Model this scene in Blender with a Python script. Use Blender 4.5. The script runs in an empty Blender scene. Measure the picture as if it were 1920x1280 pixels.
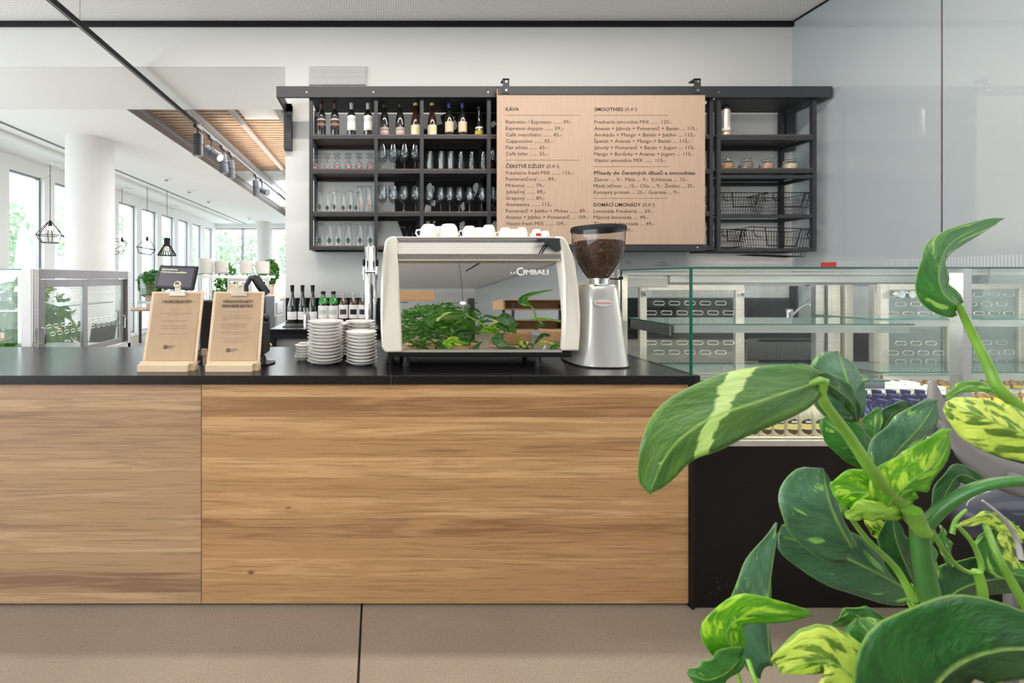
import bpy, math, random
from math import sin, cos, pi, radians
from mathutils import Vector, Matrix
random.seed(7)
SC = bpy.context.scene
COL = SC.collection
F = 761.0; VX = 708.0; VY = 522.0; CZ = 1.35      # lens in pixels, vanishing point, eye height

# ---------------------------------------------------------------- camera
cam = bpy.data.cameras.new('camera'); camo = bpy.data.objects.new('camera', cam); COL.objects.link(camo)
camo.location = (0, 0, CZ); camo.rotation_euler = (pi/2, 0, 0)
cam.sensor_width = 36; cam.lens = 36*F/1920
cam.shift_x = (960-VX)/1920; cam.shift_y = -(640-VY)/1920
cam.clip_start = 0.05
cam.dof.use_dof = True; cam.dof.focus_distance = 2.3; cam.dof.aperture_fstop = 5.0
SC.camera = camo
# ---------------------------------------------------------------- sky
W = bpy.data.worlds.new('world'); SC.world = W; W.use_nodes = True
bg = W.node_tree.nodes['Background']; bg.inputs[0].default_value = (0.86, 0.93, 1, 1); bg.inputs[1].default_value = 5.0
# ---------------------------------------------------------------- lights
def area(name, loc, rot, sx, sy, power, col=(1, 1, 1)):
    l = bpy.data.lights.new(name, 'AREA'); l.shape = 'RECTANGLE'; l.size = sx; l.size_y = sy; l.energy = power; l.color = col
    o = bpy.data.objects.new(name, l); COL.objects.link(o); o.location = loc; o.rotation_euler = rot; return o
area('ceiling_strip_light', (0.6, 2.22, 3.60), (0, 0, 0), 4.6, 0.10, 95, (1, 0.93, 0.84))
area('ceiling_fill', (1.0, -1.4, 3.66), (0, 0, 0), 5.0, 3.4, 150, (1, 0.97, 0.94))  # added fill behind the camera, tied to no fitting
area('side_daylight', (-5.62, -2.0, 1.8), (radians(90), 0, radians(-90)), 12, 3.0, 330, (0.93, 0.97, 1))
area('hall_fill', (-1.2, 7.0, 3.25), (0, 0, 0), 2.4, 4.0, 230, (0.97, 0.98, 1))  # unseen fill added to lift the grey hall
area('recess_fill', (-1.5, 6.4, 3.31), (radians(180), 0, 0), 1.2, 2.2, 16, (1, 0.80, 0.62))  # added upward fill that brightens the slats, not a fitting
area('recess_fill_far', (-2.3, 10.2, 3.31), (radians(180), 0, 0), 1.0, 3.0, 22, (0.95, 0.98, 1))  # second added fill, for the pale slats at the far end
area('case_light', (1.86, 1.80, 1.375), (0, 0, 0), 1.0, 0.05, 13, (1, 0.88, 0.76))
area('case_light_second', (3.1, 1.80, 1.375), (0, 0, 0), 1.2, 0.05, 11, (1, 0.90, 0.80))
# ---------------------------------------------------------------- colour management
SC.view_settings.view_transform = 'Standard'; SC.view_settings.look = 'None'
SC.view_settings.exposure = 0.0; SC.view_settings.gamma = 1; SC.view_settings.use_curve_mapping = False
SC.cycles.use_denoising = True
SC.cycles.max_bounces = 10; SC.cycles.transparent_max_bounces = 40; SC.cycles.diffuse_bounces = 5; SC.cycles.glossy_bounces = 5
SC.cycles.sample_clamp_indirect = 6

# ================================================================ helpers
def PX(x, y): return (x-VX)*y/F
def PZ(p, y): return CZ-(p-VY)*y/F
def at(x, p, y): return Vector((PX(x, y), y, PZ(p, y)))

def srgb(h):
    h = h.lstrip('#'); c = [int(h[i:i+2], 16)/255 for i in (0, 2, 4)]
    return tuple((v/12.92 if v <= .04045 else ((v+.055)/1.055)**2.4) for v in c)+(1,)

class NT:
    def __init__(s, m): s.t = m.node_tree; s.n = s.t.nodes; s.l = s.t.links
    def add(s, k, **kw):
        n = s.n.new(k)
        for a, b in kw.items(): setattr(n, a, b)
        return n
    def link(s, a, b): s.l.new(a, b)
    def math(s, op, a, b=None, c=None):
        n = s.add('ShaderNodeMath', operation=op)
        for i, v in enumerate((a, b, c)):
            if v is None: continue
            if isinstance(v, (int, float)): n.inputs[i].default_value = v
            else: s.link(v, n.inputs[i])
        return n.outputs[0]
    def mix(s, f, a, b, bt='MIX'):
        n = s.add('ShaderNodeMix', data_type='RGBA', blend_type=bt)
        for i, v in ((0, f), (6, a), (7, b)):
            if isinstance(v, (int, float)): n.inputs[i].default_value = v
            elif isinstance(v, tuple): n.inputs[i].default_value = v
            else: s.link(v, n.inputs[i])
        return n.outputs[2]
    def coord(s, scale=(1, 1, 1), out='Object', loc=(0, 0, 0)):
        t = s.add('ShaderNodeTexCoord'); m = s.add('ShaderNodeMapping')
        s.link(t.outputs[out], m.inputs[0]); m.inputs[3].default_value = scale; m.inputs[1].default_value = loc
        return m.outputs[0]
    def noise(s, vec, scale=5, detail=3, rough=.5, dist=0):
        n = s.add('ShaderNodeTexNoise'); n.inputs['Scale'].default_value = scale; n.inputs['Detail'].default_value = detail
        n.inputs['Roughness'].default_value = rough; n.inputs['Distortion'].default_value = dist
        if vec is not None: s.link(vec, n.inputs['Vector'])
        return n.outputs['Fac']
    def ramp(s, f, stops):
        n = s.add('ShaderNodeValToRGB'); e = n.color_ramp.elements
        while len(e) < len(stops): e.new(.5)
        for i, (p, c) in enumerate(stops): e[i].position = p; e[i].color = c
        s.link(f, n.inputs[0]); return n.outputs[0]

def mat(name, col, rough=.5, metal=0., noise=None, bump=None, coat=0., emit=None, spec=None, aniso=None, trans=None):
    m = bpy.data.materials.new(name); m.use_nodes = True; n = NT(m); p = m.node_tree.nodes['Principled BSDF']
    if isinstance(col, str): col = srgb(col)
    p.inputs['Base Color'].default_value = col; p.inputs['Roughness'].default_value = rough; p.inputs['Metallic'].default_value = metal
    p.inputs['Coat Weight'].default_value = coat; p.inputs['Coat Roughness'].default_value = .03
    if spec is not None: p.inputs['Specular IOR Level'].default_value = spec
    if emit: p.inputs['Emission Color'].default_value = emit[0]; p.inputs['Emission Strength'].default_value = emit[1]
    if noise is None: noise = (6, .06)
    v = n.coord(noise[2] if len(noise) > 2 else (1, 1, 1))
    f = n.noise(v, noise[0], 4)
    a = noise[1]; lo = tuple(c*(1-a) for c in col[:3])+(1,); hi = tuple(min(1, c*(1+a)) for c in col[:3])+(1,)
    n.link(n.ramp(f, [(.3, lo), (.7, hi)]), p.inputs['Base Color'])
    if bump:
        b = n.add('ShaderNodeBump'); b.inputs['Strength'].default_value = bump[1]; b.inputs['Distance'].default_value = bump[2] if len(bump) > 2 else .002
        n.link(n.noise(n.coord(), bump[0], 3), b.inputs['Height']); n.link(b.outputs[0], p.inputs['Normal'])
    m.diffuse_color = col
    return m

def glass_mat(name, tint, edge, refl=1.0, rough=0.0, ior=1.5):
    m = bpy.data.materials.new(name); m.use_nodes = True; n = NT(m); m.node_tree.nodes.remove(m.node_tree.nodes['Principled BSDF'])
    out = m.node_tree.nodes['Material Output']
    tr = n.add('ShaderNodeBsdfTransparent'); gl = n.add('ShaderNodeBsdfGlossy'); gl.inputs['Roughness'].default_value = rough
    gl.inputs['Color'].default_value = (refl, refl, refl, 1)
    lw = n.add('ShaderNodeLayerWeight'); lw.inputs[0].default_value = .5
    pw = n.math('POWER', lw.outputs['Facing'], 2.2)
    n.link(n.mix(pw, tint, edge), tr.inputs[0])
    f0 = ((ior-1)/(ior+1))**2
    fr = n.math('ADD', n.math('MULTIPLY', n.math('POWER', lw.outputs['Facing'], 5), 1-f0), f0)
    mx = n.add('ShaderNodeMixShader'); n.link(fr, mx.inputs[0]); n.link(tr.outputs[0], mx.inputs[1]); n.link(gl.outputs[0], mx.inputs[2])
    n.link(mx.outputs[0], out.inputs[0]); return m

def origin_of(o):
    v = Vector((0, 0, 0))
    while o is not None: v = v+o.location; o = o.parent
    return v

class MB:
    def __init__(s): s.v = []; s.f = []; s.m = []; s.cm = 0; s.uv = None
    def mi(s, i): s.cm = i; return s
    def _add(s, vs, fs):
        b = len(s.v); s.v += [tuple(x) for x in vs]; s.f += [tuple(b+i for i in f) for f in fs]; s.m += [s.cm]*len(fs); return s
    def box(s, x0, x1, y0, y1, z0, z1):
        x0, x1 = min(x0, x1), max(x0, x1); y0, y1 = min(y0, y1), max(y0, y1); z0, z1 = min(z0, z1), max(z0, z1)
        return s._add([(x0, y0, z0), (x1, y0, z0), (x1, y1, z0), (x0, y1, z0), (x0, y0, z1), (x1, y0, z1), (x1, y1, z1), (x0, y1, z1)],
                      [(0, 3, 2, 1), (4, 5, 6, 7), (0, 1, 5, 4), (1, 2, 6, 5), (2, 3, 7, 6), (3, 0, 4, 7)])
    def prism(s, pts, axis, a, b):      # pts 2D outline, extruded along axis from a to b
        def w(p, t): return (t, p[0], p[1]) if axis == 0 else (p[0], t, p[1]) if axis == 1 else (p[0], p[1], t)
        n = len(pts); vs = [w(p, a) for p in pts]+[w(p, b) for p in pts]
        fs = [tuple(range(n)), tuple(range(2*n-1, n-1, -1))]+[((i+1) % n, i, n+i, n+(i+1) % n) for i in range(n)]
        return s._add(vs, fs)
    def tube(s, pts, r, n=8, caps=True, closed=False):
        pts = [Vector(p) for p in pts]; k = len(pts); rr = r if isinstance(r, (list, tuple)) else [r]*k
        vs = []; u = None
        for i, p in enumerate(pts):
            if closed: t = (pts[(i+1) % k]-pts[i-1])
            else: t = pts[min(i+1, k-1)]-pts[max(i-1, 0)]
            t = t.normalized() if t.length > 1e-9 else Vector((0, 0, 1))
            if u is None:
                h = Vector((0, 0, 1)) if abs(t.z) < .9 else Vector((1, 0, 0)); u = t.cross(h).normalized()
            else:
                u = (u-t*u.dot(t)); u = u.normalized() if u.length > 1e-6 else t.orthogonal().normalized()
            w = t.cross(u)
            for j in range(n):
                a = 2*pi*j/n; vs.append(p+(u*cos(a)+w*sin(a))*rr[i])
        fs = []
        for i in range(k if closed else k-1):
            for j in range(n):
                a = i*n+j; b = i*n+(j+1) % n; c = ((i+1) % k)*n+(j+1) % n; d = ((i+1) % k)*n+j; fs.append((a, b, c, d))
        if caps and not closed: fs += [tuple(range(n-1, -1, -1)), tuple(range((k-1)*n, k*n))]
        return s._add(vs, fs)
    def cyl(s, p0, p1, r0, r1=None, n=20): return s.tube([p0, p1], [r0, r1 if r1 is not None else r0], n)
    def lathe(s, prof, c=(0, 0, 0), n=24, a0=0, a1=2*pi, sx=1, sy=1):
        full = abs(a1-a0-2*pi) < 1e-6; k = n if full else n+1; vs = []
        for r, z in prof:
            for j in range(k):
                a = a0+(a1-a0)*j/n; vs.append((c[0]+r*cos(a)*sx, c[1]+r*sin(a)*sy, c[2]+z))
        fs = []
        for i in range(len(prof)-1):
            for j in range(n):
                j2 = (j+1) % k if full else j+1
                fs.append((i*k+j, i*k+j2, (i+1)*k+j2, (i+1)*k+j))
        if full:
            if prof[0][0] > 1e-5: fs.append(tuple(range(k-1, -1, -1)))
            if prof[-1][0] > 1e-5: fs.append(tuple((len(prof)-1)*k+j for j in range(k)))
        return s._add(vs, fs)
    def grid(s, fn, nu, nv):
        vs = [fn(i/nu, j/nv) for i in range(nu+1) for j in range(nv+1)]
        fs = [(i*(nv+1)+j, i*(nv+1)+j+1, (i+1)*(nv+1)+j+1, (i+1)*(nv+1)+j) for i in range(nu) for j in range(nv)]
        return s._add(vs, fs)
    def sphere(s, c, r, n=10, m=6, sz=1.0, sy=1.0):
        return s.lathe([(max(r*sin(pi*i/m), 1e-6), -r*cos(pi*i/m)*sz) for i in range(m+1)], c, n, sy=sy)
    def build(s, name, mats, parent=None, smooth=False, bevel=0, base=None, ang=40, solid=0):
        if not isinstance(mats, (list, tuple)): mats = [mats]
        off = origin_of(parent) if parent is not None else (Vector(base) if base is not None else Vector((0, 0, 0)))
        me = bpy.data.meshes.new(name); me.from_pydata([tuple(Vector(v)-off) for v in s.v], [], s.f)
        for m in mats: me.materials.append(m)
        if len(mats) > 1: me.polygons.foreach_set('material_index', s.m)
        if smooth:
            me.polygons.foreach_set('use_smooth', [True]*len(me.polygons)); me.set_sharp_from_angle(angle=radians(ang))
        if s.uv:
            ul = me.uv_layers.new(name='UVMap')
            for lp in me.loops: ul.data[lp.index].uv = s.uv[lp.vertex_index]
        me.update()
        o = bpy.data.objects.new(name, me); COL.objects.link(o)
        if parent is not None: o.parent = parent
        else: o.location = off
        if bevel:
            b = o.modifiers.new('bevel', 'BEVEL'); b.width = bevel; b.segments = 2; b.limit_method = 'ANGLE'
        if solid:
            q = o.modifiers.new('solid', 'SOLIDIFY'); q.thickness = solid; q.offset = 0
        return o

def tag(o, label=None, cat=None, group=None, kind=None):
    if label: o['label'] = label
    if cat: o['category'] = cat
    if group: o['group'] = group
    if kind: o['kind'] = kind
    return o
def thing(name, label, cat, loc=(0, 0, 0), group=None):
    o = bpy.data.objects.new(name, None); o.empty_display_size = .05; COL.objects.link(o); o.location = loc
    return tag(o, label, cat, group)
def dup(root, loc, label=None, rotz=0, group=None, scale=None, rot=None):
    r = root.copy(); COL.objects.link(r); r.location = loc
    r.rotation_euler = rot if rot else (0, 0, rotz)
    if scale: r.scale = scale
    if label: r['label'] = label
    if group: r['group'] = group
    for ch in list(root.children):
        c = ch.copy(); COL.objects.link(c); c.parent = r
        for g in list(ch.children):
            d = g.copy(); COL.objects.link(d); d.parent = c
    return r
def struct(o): o['kind'] = 'structure'; return o
ORD = ['first', 'second', 'third', 'fourth', 'fifth', 'sixth', 'seventh', 'eighth', 'ninth', 'tenth', 'eleventh', 'twelfth', 'thirteenth', 'fourteenth', 'fifteenth', 'sixteenth', 'seventeenth', 'eighteenth']
def nth(i, n):
    return 'leftmost' if i == 0 else 'rightmost' if i == n-1 else ORD[i]+' from the left'

def text(body, m, parent, x0, x1, zb, cap, place, bold=0, name='lettering', depth=0.0):
    cu = bpy.data.curves.new('t', 'FONT'); cu.body = body; cu.size = 1; cu.offset = bold; cu.resolution_u = 2; cu.extrude = depth/max(cap, 1e-6)*.7
    ob = bpy.data.objects.new('t', cu)
    COL.objects.link(ob); bpy.context.view_layer.update()
    me = bpy.data.meshes.new_from_object(ob.evaluated_get(bpy.context.evaluated_depsgraph_get()))
    bpy.data.objects.remove(ob); bpy.data.curves.remove(cu)
    xs = [v.co.x for v in me.vertices]
    if not xs: return None
    a, b = min(xs), max(xs); sc = (x1-x0)/(b-a) if x1 is not None else cap/.70
    off = origin_of(parent)
    for v in me.vertices:
        p = place(x0+(v.co.x-a)*sc, zb+v.co.y*cap/.70, v.co.z*cap/.70); v.co = Vector(p)-off
    me.materials.clear(); me.materials.append(m)
    for p in me.polygons: p.material_index = 0
    me.name = name
    o = bpy.data.objects.new(name, me); COL.objects.link(o); o.parent = parent; o['kind'] = 'stuff'
    return o

# ================================================================ materials
M = {}
M['plaster'] = mat('white_plaster', (.72, .715, .70, 1), .85, noise=(1.5, .02))
M['hallwhite'] = mat('hall_white', (.86, .86, .855, 1), .8, noise=(1.5, .02))
M['column'] = mat('column_white', (.72, .71, .70, 1), .7, noise=(2, .02))
M['black_metal'] = mat('black_powder_metal', (.024, .026, .031, 1), .48, .0, bump=(400, .05), spec=.5)
M['black'] = mat('matt_black', (.006, .006, .007, 1), .5, spec=.3)
M['blackgloss'] = mat('gloss_black', (.01, .01, .012, 1), .15)
M['steel'] = mat('brushed_steel', (.60, .59, .58, 1), .32, .95, noise=(4, .08, (1, 1, 30)))
M['steelwarm'] = mat('warm_steel_frame', (.66, .61, .56, 1), .40, .7, noise=(9, .08, (1, 1, 12)))
M['darksteel'] = mat('dark_steel', (.30, .29, .30, 1), .35, .9, noise=(4, .1, (20, 1, 1)))
M['chrome'] = mat('chrome', (.85, .85, .86, 1), .06, 1.0, noise=(3, .01))
M['mirror'] = mat('polished_steel_mirror', (.80, .775, .745, 1), .015, 1.0, noise=(1, .003))
M['cream'] = mat('pearl_white_lacquer', (.74, .70, .61, 1), .25, coat=.8, noise=(3, .015))
M['china'] = mat('white_china', (.90, .875, .84, 1), .15, coat=.5, noise=(3, .01))
M['silver'] = mat('silver_grey_lacquer', (.50, .485, .47, 1), .22, .45, coat=.8, noise=(3, .02))
M['walnut'] = mat('walnut_board', (.10, .062, .045, 1), .5, noise=(20, .3, (1, 8, 8)))
M['kraft'] = mat('kraft_board', (.45, .318, .232, 1), .55, noise=(60, .05, (1, 1, .06)))
M['kraftpaper'] = mat('kraft_paper', (.47, .325, .205, 1), .7, noise=(30, .05, (1, .4, .4)), bump=(14, .25, .004))
M['ink'] = mat('dark_brown_ink', (.045, .028, .022, 1), .7)
M['pine'] = mat('pale_pine', (.74, .56, .38, 1), .5, noise=(9, .08, (1, 10, 10)))
M['yellow'] = mat('yellow_print', (.80, .62, .06, 1), .5)
M['red'] = mat('red_print', (.55, .05, .04, 1), .5)
M['white'] = mat('white_paper', (.78, .77, .74, 1), .6)
M['whiteplastic'] = mat('white_plastic', (.85, .85, .84, 1), .35)
M['creamlabel'] = mat('cream_label', (.72, .66, .48, 1), .6)
M['greylabel'] = mat('taupe_label', (.42, .35, .31, 1), .6)
M['brownlabel'] = mat('brown_label', (.065, .04, .034, 1), .6)
M['orangelabel'] = mat('copper_band', (.45, .20, .10, 1), .5)
M['tanlabel'] = mat('tan_label', (.62, .50, .34, 1), .6)
M['darkglass'] = mat('dark_bottle_glass', (.010, .012, .012, 1), .06, coat=1, spec=.6)
M['brownglass'] = mat('brown_bottle_glass', (.035, .014, .008, 1), .06, coat=1)
M['blueglass'] = mat('deep_blue_glass', (.012, .012, .09, 1), .06, coat=1)
M['greenglass'] = mat('green_bottle_glass', (.02, .22, .03, 1), .06, coat=1)
M['maroon'] = mat('maroon_capsule', (.10, .012, .022, 1), .35)
M['silvercap'] = mat('pale_grey_capsule', (.52, .54, .53, 1), .35)
M['yellowcap'] = mat('straw_yellow_capsule', (.68, .62, .22, 1), .4)
M['bluecap'] = mat('navy_capsule', (.02, .025, .16, 1), .35)
M['blackcap'] = mat('black_capsule', (.02, .018, .018, 1), .35)
M['diamond'] = mat('dark_green_badge', (.025, .06, .03, 1), .5)
M['lamp'] = mat('lamp_glow', (1, .9, .75, 1), .5, emit=((1, .80, .55, 1), 9))
M['pane'] = glass_mat('window_glass', (.97, .99, .985, 1), (.80, .88, .86, 1))
M['case_glass'] = glass_mat('case_glass', (.955, .975, .965, 1), (.74, .86, .81, 1))
M['edge'] = mat('green_glass_edge', (.012, .105, .075, 1), .12, coat=.5)
M['glassware'] = glass_mat('clear_glassware', (.93, .945, .95, 1), (.36, .39, .42, 1), ior=1.55)
M['hopper'] = glass_mat('smoked_hopper_plastic', (.86, .86, .86, 1), (.35, .35, .37, 1))
M['ringreflex'] = mat('reflected_ring', (.74, .72, .68, 1), .3, .6)  # pale tone of the slot reflections drawn on door glass
M['greycab'] = mat('grey_cabinet', (.36, .34, .33, 1), .5)
M['oakdark'] = mat('warm_wood', (.42, .25, .13, 1), .5, noise=(9, .2, (1, 1, 10)))
M['slat'] = mat('weathered_slat', (.46, .33, .24, 1), .7, noise=(5, .35, (1, 10, 10)))
M['slatwhite'] = mat('white_slat', (.72, .75, .76, 1), .6, noise=(6, .25, (1, 10, 10)))
M['pipe'] = mat('grey_painted_pipe', (.34, .325, .33, 1), .5)
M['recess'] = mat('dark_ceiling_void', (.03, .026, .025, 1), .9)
M['taupe'] = mat('taupe_trim', (.25, .215, .205, 1), .6)
M['soil'] = mat('potting_soil', (.03, .02, .015, 1), .95, bump=(80, .8, .01))
M['planter'] = mat('grey_planter', (.16, .16, .17, 1), .6)
M['bean'] = mat('roasted_bean', (.10, .045, .024, 1), .32, noise=(60, .5))
M['stem'] = mat('green_stem', (.16, .34, .035, 1), .4, coat=.3, noise=(14, .35))
M['stemdark'] = mat('dark_green_stem', (.035, .15, .025, 1), .4, coat=.3, noise=(14, .35))
M['twig'] = mat('brown_twig', (.09, .05, .03, 1), .8)
M['greyband'] = mat('grey_painted_steel', (.15, .14, .137, 1), .5)
M['navy'] = mat('navy_cushion', (.025, .03, .05, 1), .5, coat=.3)
M['grout'] = mat('dark_joint', (.03, .027, .025, 1), .9)
M['paving'] = mat('outdoor_paving', (.62, .62, .60, 1), .9)
M['parasol'] = mat('parasol_cloth', (.80, .80, .78, 1), .9)
M['terracotta'] = mat('beige_pot', (.55, .42, .34, 1), .8)

def wood_mat(name, light, dark, mid, stave, seed):
    m = bpy.data.materials.new(name); m.use_nodes = True; n = NT(m); p = m.node_tree.nodes['Principled BSDF']
    t = n.add('ShaderNodeTexCoord'); sp = n.add('ShaderNodeSeparateXYZ'); n.link(t.outputs['Object'], sp.inputs[0])
    X, Z = sp.outputs[0], sp.outputs[2]
    band = n.math('FLOOR', n.math('ADD', n.math('MULTIPLY', Z, 1/stave), seed))
    wn = n.add('ShaderNodeTexWhiteNoise', noise_dimensions='1D'); n.link(band, wn.inputs['W']); rnd = wn.outputs['Value']
    cb = n.add('ShaderNodeCombineXYZ')
    n.link(n.math('MULTIPLY', X, 1.1), cb.inputs[0]); n.link(n.math('MULTIPLY', rnd, 37.0), cb.inputs[1]); n.link(n.math('MULTIPLY', Z, 17), cb.inputs[2])
    big = n.noise(cb.outputs[0], 1.6, 5, .55, 1.1)
    cb2 = n.add('ShaderNodeCombineXYZ')
    n.link(n.math('MULTIPLY', X, 2.2), cb2.inputs[0]); n.link(n.math('MULTIPLY', rnd, 19.0), cb2.inputs[1]); n.link(n.math('MULTIPLY', Z, 95), cb2.inputs[2])
    fine = n.noise(cb2.outputs[0], 1.3, 4, .65, .3)
    wv = n.math('ADD', n.math('MULTIPLY', big, .68), n.math('MULTIPLY', rnd, .32))
    col = n.ramp(wv, [(.30, dark), (.44, mid), (.54, mid), (.68, light)])
    col = n.mix(n.math('MULTIPLY', n.math('GREATER_THAN', fine, .56), .30), col, tuple(c*.42 for c in dark[:3])+(1,))
    col = n.mix(n.math('MULTIPLY', fine, .22), col, tuple(c*.55 for c in mid[:3])+(1,))
    # pale sapwood streaks
    cb3 = n.add('ShaderNodeCombineXYZ'); n.link(n.math('MULTIPLY', X, .35), cb3.inputs[0]); n.link(n.math('ADD', n.math('MULTIPLY', Z, 9), n.math('MULTIPLY', rnd, 5)), cb3.inputs[2])
    st = n.noise(cb3.outputs[0], 1.0, 2, .5, .4)
    stk = n.ramp(st, [(.66, (0, 0, 0, 1)), (.72, (.5, .5, .5, 1)), (.735, (.1, .1, .1, 1)), (.80, (0, 0, 0, 1))])
    col = n.mix(stk, col, tuple(min(1, c*1.2) for c in light[:3])+(1,))
    # knots
    cb4 = n.add('ShaderNodeCombineXYZ'); n.link(n.math('MULTIPLY', X, 2.1), cb4.inputs[0]); n.link(n.math('MULTIPLY', Z, 4.2), cb4.inputs[2]); cb4.inputs[1].default_value = seed*3.1
    vo = n.add('ShaderNodeTexVoronoi'); vo.inputs['Scale'].default_value = 1; n.link(cb4.outputs[0], vo.inputs['Vector'])
    d = n.math('ADD', vo.outputs['Distance'], n.math('MULTIPLY', n.noise(cb2.outputs[0], 6, 2), .04))
    kn = n.ramp(d, [(.035, (.85, .85, .85, 1)), (.06, (0, 0, 0, 1))])
    col = n.mix(kn, col, tuple(c*.25 for c in dark[:3])+(1,))
    n.link(col, p.inputs['Base Color']); p.inputs['Roughness'].default_value = .45
    b = n.add('ShaderNodeBump'); b.inputs['Strength'].default_value = .12; b.inputs['Distance'].default_value = .001
    n.link(fine, b.inputs['Height']); n.link(b.outputs[0], p.inputs['Normal']); return m
M['oak1'] = wood_mat('oak_left', (.54, .355, .205, 1), (.25, .142, .082, 1), (.42, .26, .145, 1), .083, 3.3)
M['oak2'] = wood_mat('oak_right', (.62, .375, .180, 1), (.28, .142, .062, 1), (.46, .255, .112, 1), .083, 8.6)
M['oak3'] = wood_mat('oak_shelf', (.50, .32, .17, 1), (.30, .17, .08, 1), (.42, .25, .125, 1), .15, 1.6)

def concrete():
    m = bpy.data.materials.new('polished_concrete'); m.use_nodes = True; n = NT(m); p = m.node_tree.nodes['Principled BSDF']
    v = n.coord(); a = n.noise(v, 1.6, 5, .6); b = n.noise(v, 150, 2, .7); c = n.noise(v, 60, 3, .7)
    col = n.ramp(a, [(.3, (.275, .222, .170, 1)), (.7, (.35, .285, .22, 1))])
    col = n.mix(n.ramp(b, [(.35, (0, 0, 0, 1)), (.75, (.55, .55, .55, 1))]), col, (.14, .11, .085, 1)); col = n.mix(n.ramp(c, [(.68, (0, 0, 0, 1)), (.75, (.5, .5, .5, 1))]), col, (.20, .16, .13, 1))
    n.link(col, p.inputs['Base Color']); p.inputs['Roughness'].default_value = .55
    bm = n.add('ShaderNodeBump'); bm.inputs['Strength'].default_value = .15; bm.inputs['Distance'].default_value = .001; n.link(b, bm.inputs['Height']); n.link(bm.outputs[0], p.inputs['Normal'])
    return m
M['concrete'] = concrete()
def granite(name, base, rough, bs, spec=.5):
    m = bpy.data.materials.new(name); m.use_nodes = True; n = NT(m); p = m.node_tree.nodes['Principled BSDF']
    v = n.coord(); a = n.noise(v, 160, 3, .6); c = n.noise(v, 700, 1)
    n.link(n.ramp(a, [(.35, tuple(x*.6 for x in base)+(1,)), (.7, tuple(x*1.7 for x in base)+(1,))]), p.inputs['Base Color'])
    p.inputs['Roughness'].default_value = rough; p.inputs['Specular IOR Level'].default_value = spec
    bm = n.add('ShaderNodeBump'); bm.inputs['Strength'].default_value = bs; bm.inputs['Distance'].default_value = .0012; n.link(a, bm.inputs['Height']); n.link(bm.outputs[0], p.inputs['Normal'])
    return m
M['granite'] = granite('leathered_black_granite', (.008, .0075, .009), .21, .34, .42)
M['blackpanel'] = granite('black_cladding', (.006, .0045, .0045), .40, .25, .22)
def perforated(name, base, hole, pitch):
    m = bpy.data.materials.new(name); m.use_nodes = True; n = NT(m); p = m.node_tree.nodes['Principled BSDF']
    t = n.add('ShaderNodeTexCoord'); sp = n.add('ShaderNodeSeparateXYZ'); n.link(t.outputs['Object'], sp.inputs[0])
    fx = n.math('SUBTRACT', n.math('FRACT', n.math('MULTIPLY', sp.outputs[0], 1/pitch)), .5)
    fy = n.math('SUBTRACT', n.math('FRACT', n.math('MULTIPLY', sp.outputs[1], 1/pitch)), .5)
    d = n.math('SQRT', n.math('ADD', n.math('MULTIPLY', fx, fx), n.math('MULTIPLY', fy, fy)))
    n.link(n.mix(n.math('LESS_THAN', d, .27), base, hole), p.inputs['Base Color']); p.inputs['Roughness'].default_value = .85
    return m
M['perf'] = perforated('perforated_ceiling', (.82, .81, .79, 1), (.42, .41, .40, 1), .021)
M['perf2'] = perforated('perforated_soffit', (.84, .835, .825, 1), (.60, .59, .58, 1), .021)
def perfsteel():
    m = bpy.data.materials.new('perforated_steel'); m.use_nodes = True; n = NT(m); p = m.node_tree.nodes['Principled BSDF']
    t = n.add('ShaderNodeTexCoord'); sp = n.add('ShaderNodeSeparateXYZ'); n.link(t.outputs['Object'], sp.inputs[0])
    fx = n.math('SUBTRACT', n.math('FRACT', n.math('MULTIPLY', n.math('ADD', sp.outputs[0], n.math('MULTIPLY', sp.outputs[2], .5)), 1/.0095)), .5)
    fy = n.math('SUBTRACT', n.math('FRACT', n.math('MULTIPLY', sp.outputs[2], 1/.0095)), .5)
    d = n.math('SQRT', n.math('ADD', n.math('MULTIPLY', fx, fx), n.math('MULTIPLY', fy, fy)))
    n.link(n.mix(n.math('LESS_THAN', d, .24), (.66, .64, .61, 1), (.20, .185, .175, 1)), p.inputs['Base Color'])
    p.inputs['Roughness'].default_value = .35; p.inputs['Metallic'].default_value = .5; return m
M['perfsteel'] = perfsteel()
def lacquer_glass():
    m = bpy.data.materials.new('back_painted_glass'); m.use_nodes = True; n = NT(m); p = m.node_tree.nodes['Principled BSDF']
    f = n.noise(n.coord(), .8, 2)
    n.link(n.ramp(f, [(.3, (.40, .445, .465, 1)), (.7, (.415, .46, .48, 1))]), p.inputs['Base Color'])
    p.inputs['Roughness'].default_value = .3; p.inputs['Coat Weight'].default_value = 1; p.inputs['Coat Roughness'].default_value = 0.0; p.inputs['Coat IOR'].default_value = 1.95
    return m
M['lacquer'] = lacquer_glass()
def stripes():
    m = bpy.data.materials.new('striped_band'); m.use_nodes = True; n = NT(m); p = m.node_tree.nodes['Principled BSDF']
    t = n.add('ShaderNodeTexCoord'); sp = n.add('ShaderNodeSeparateXYZ'); n.link(t.outputs['Object'], sp.inputs[0])
    s_ = n.math('LESS_THAN', n.math('FRACT', n.math('MULTIPLY', sp.outputs[1], 70)), .4)
    n.link(n.mix(s_, (.49, .54, .56, 1), (.36, .385, .40, 1)), p.inputs['Base Color']); p.inputs['Roughness'].default_value = .3; return m
M['stripes'] = stripes()

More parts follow.
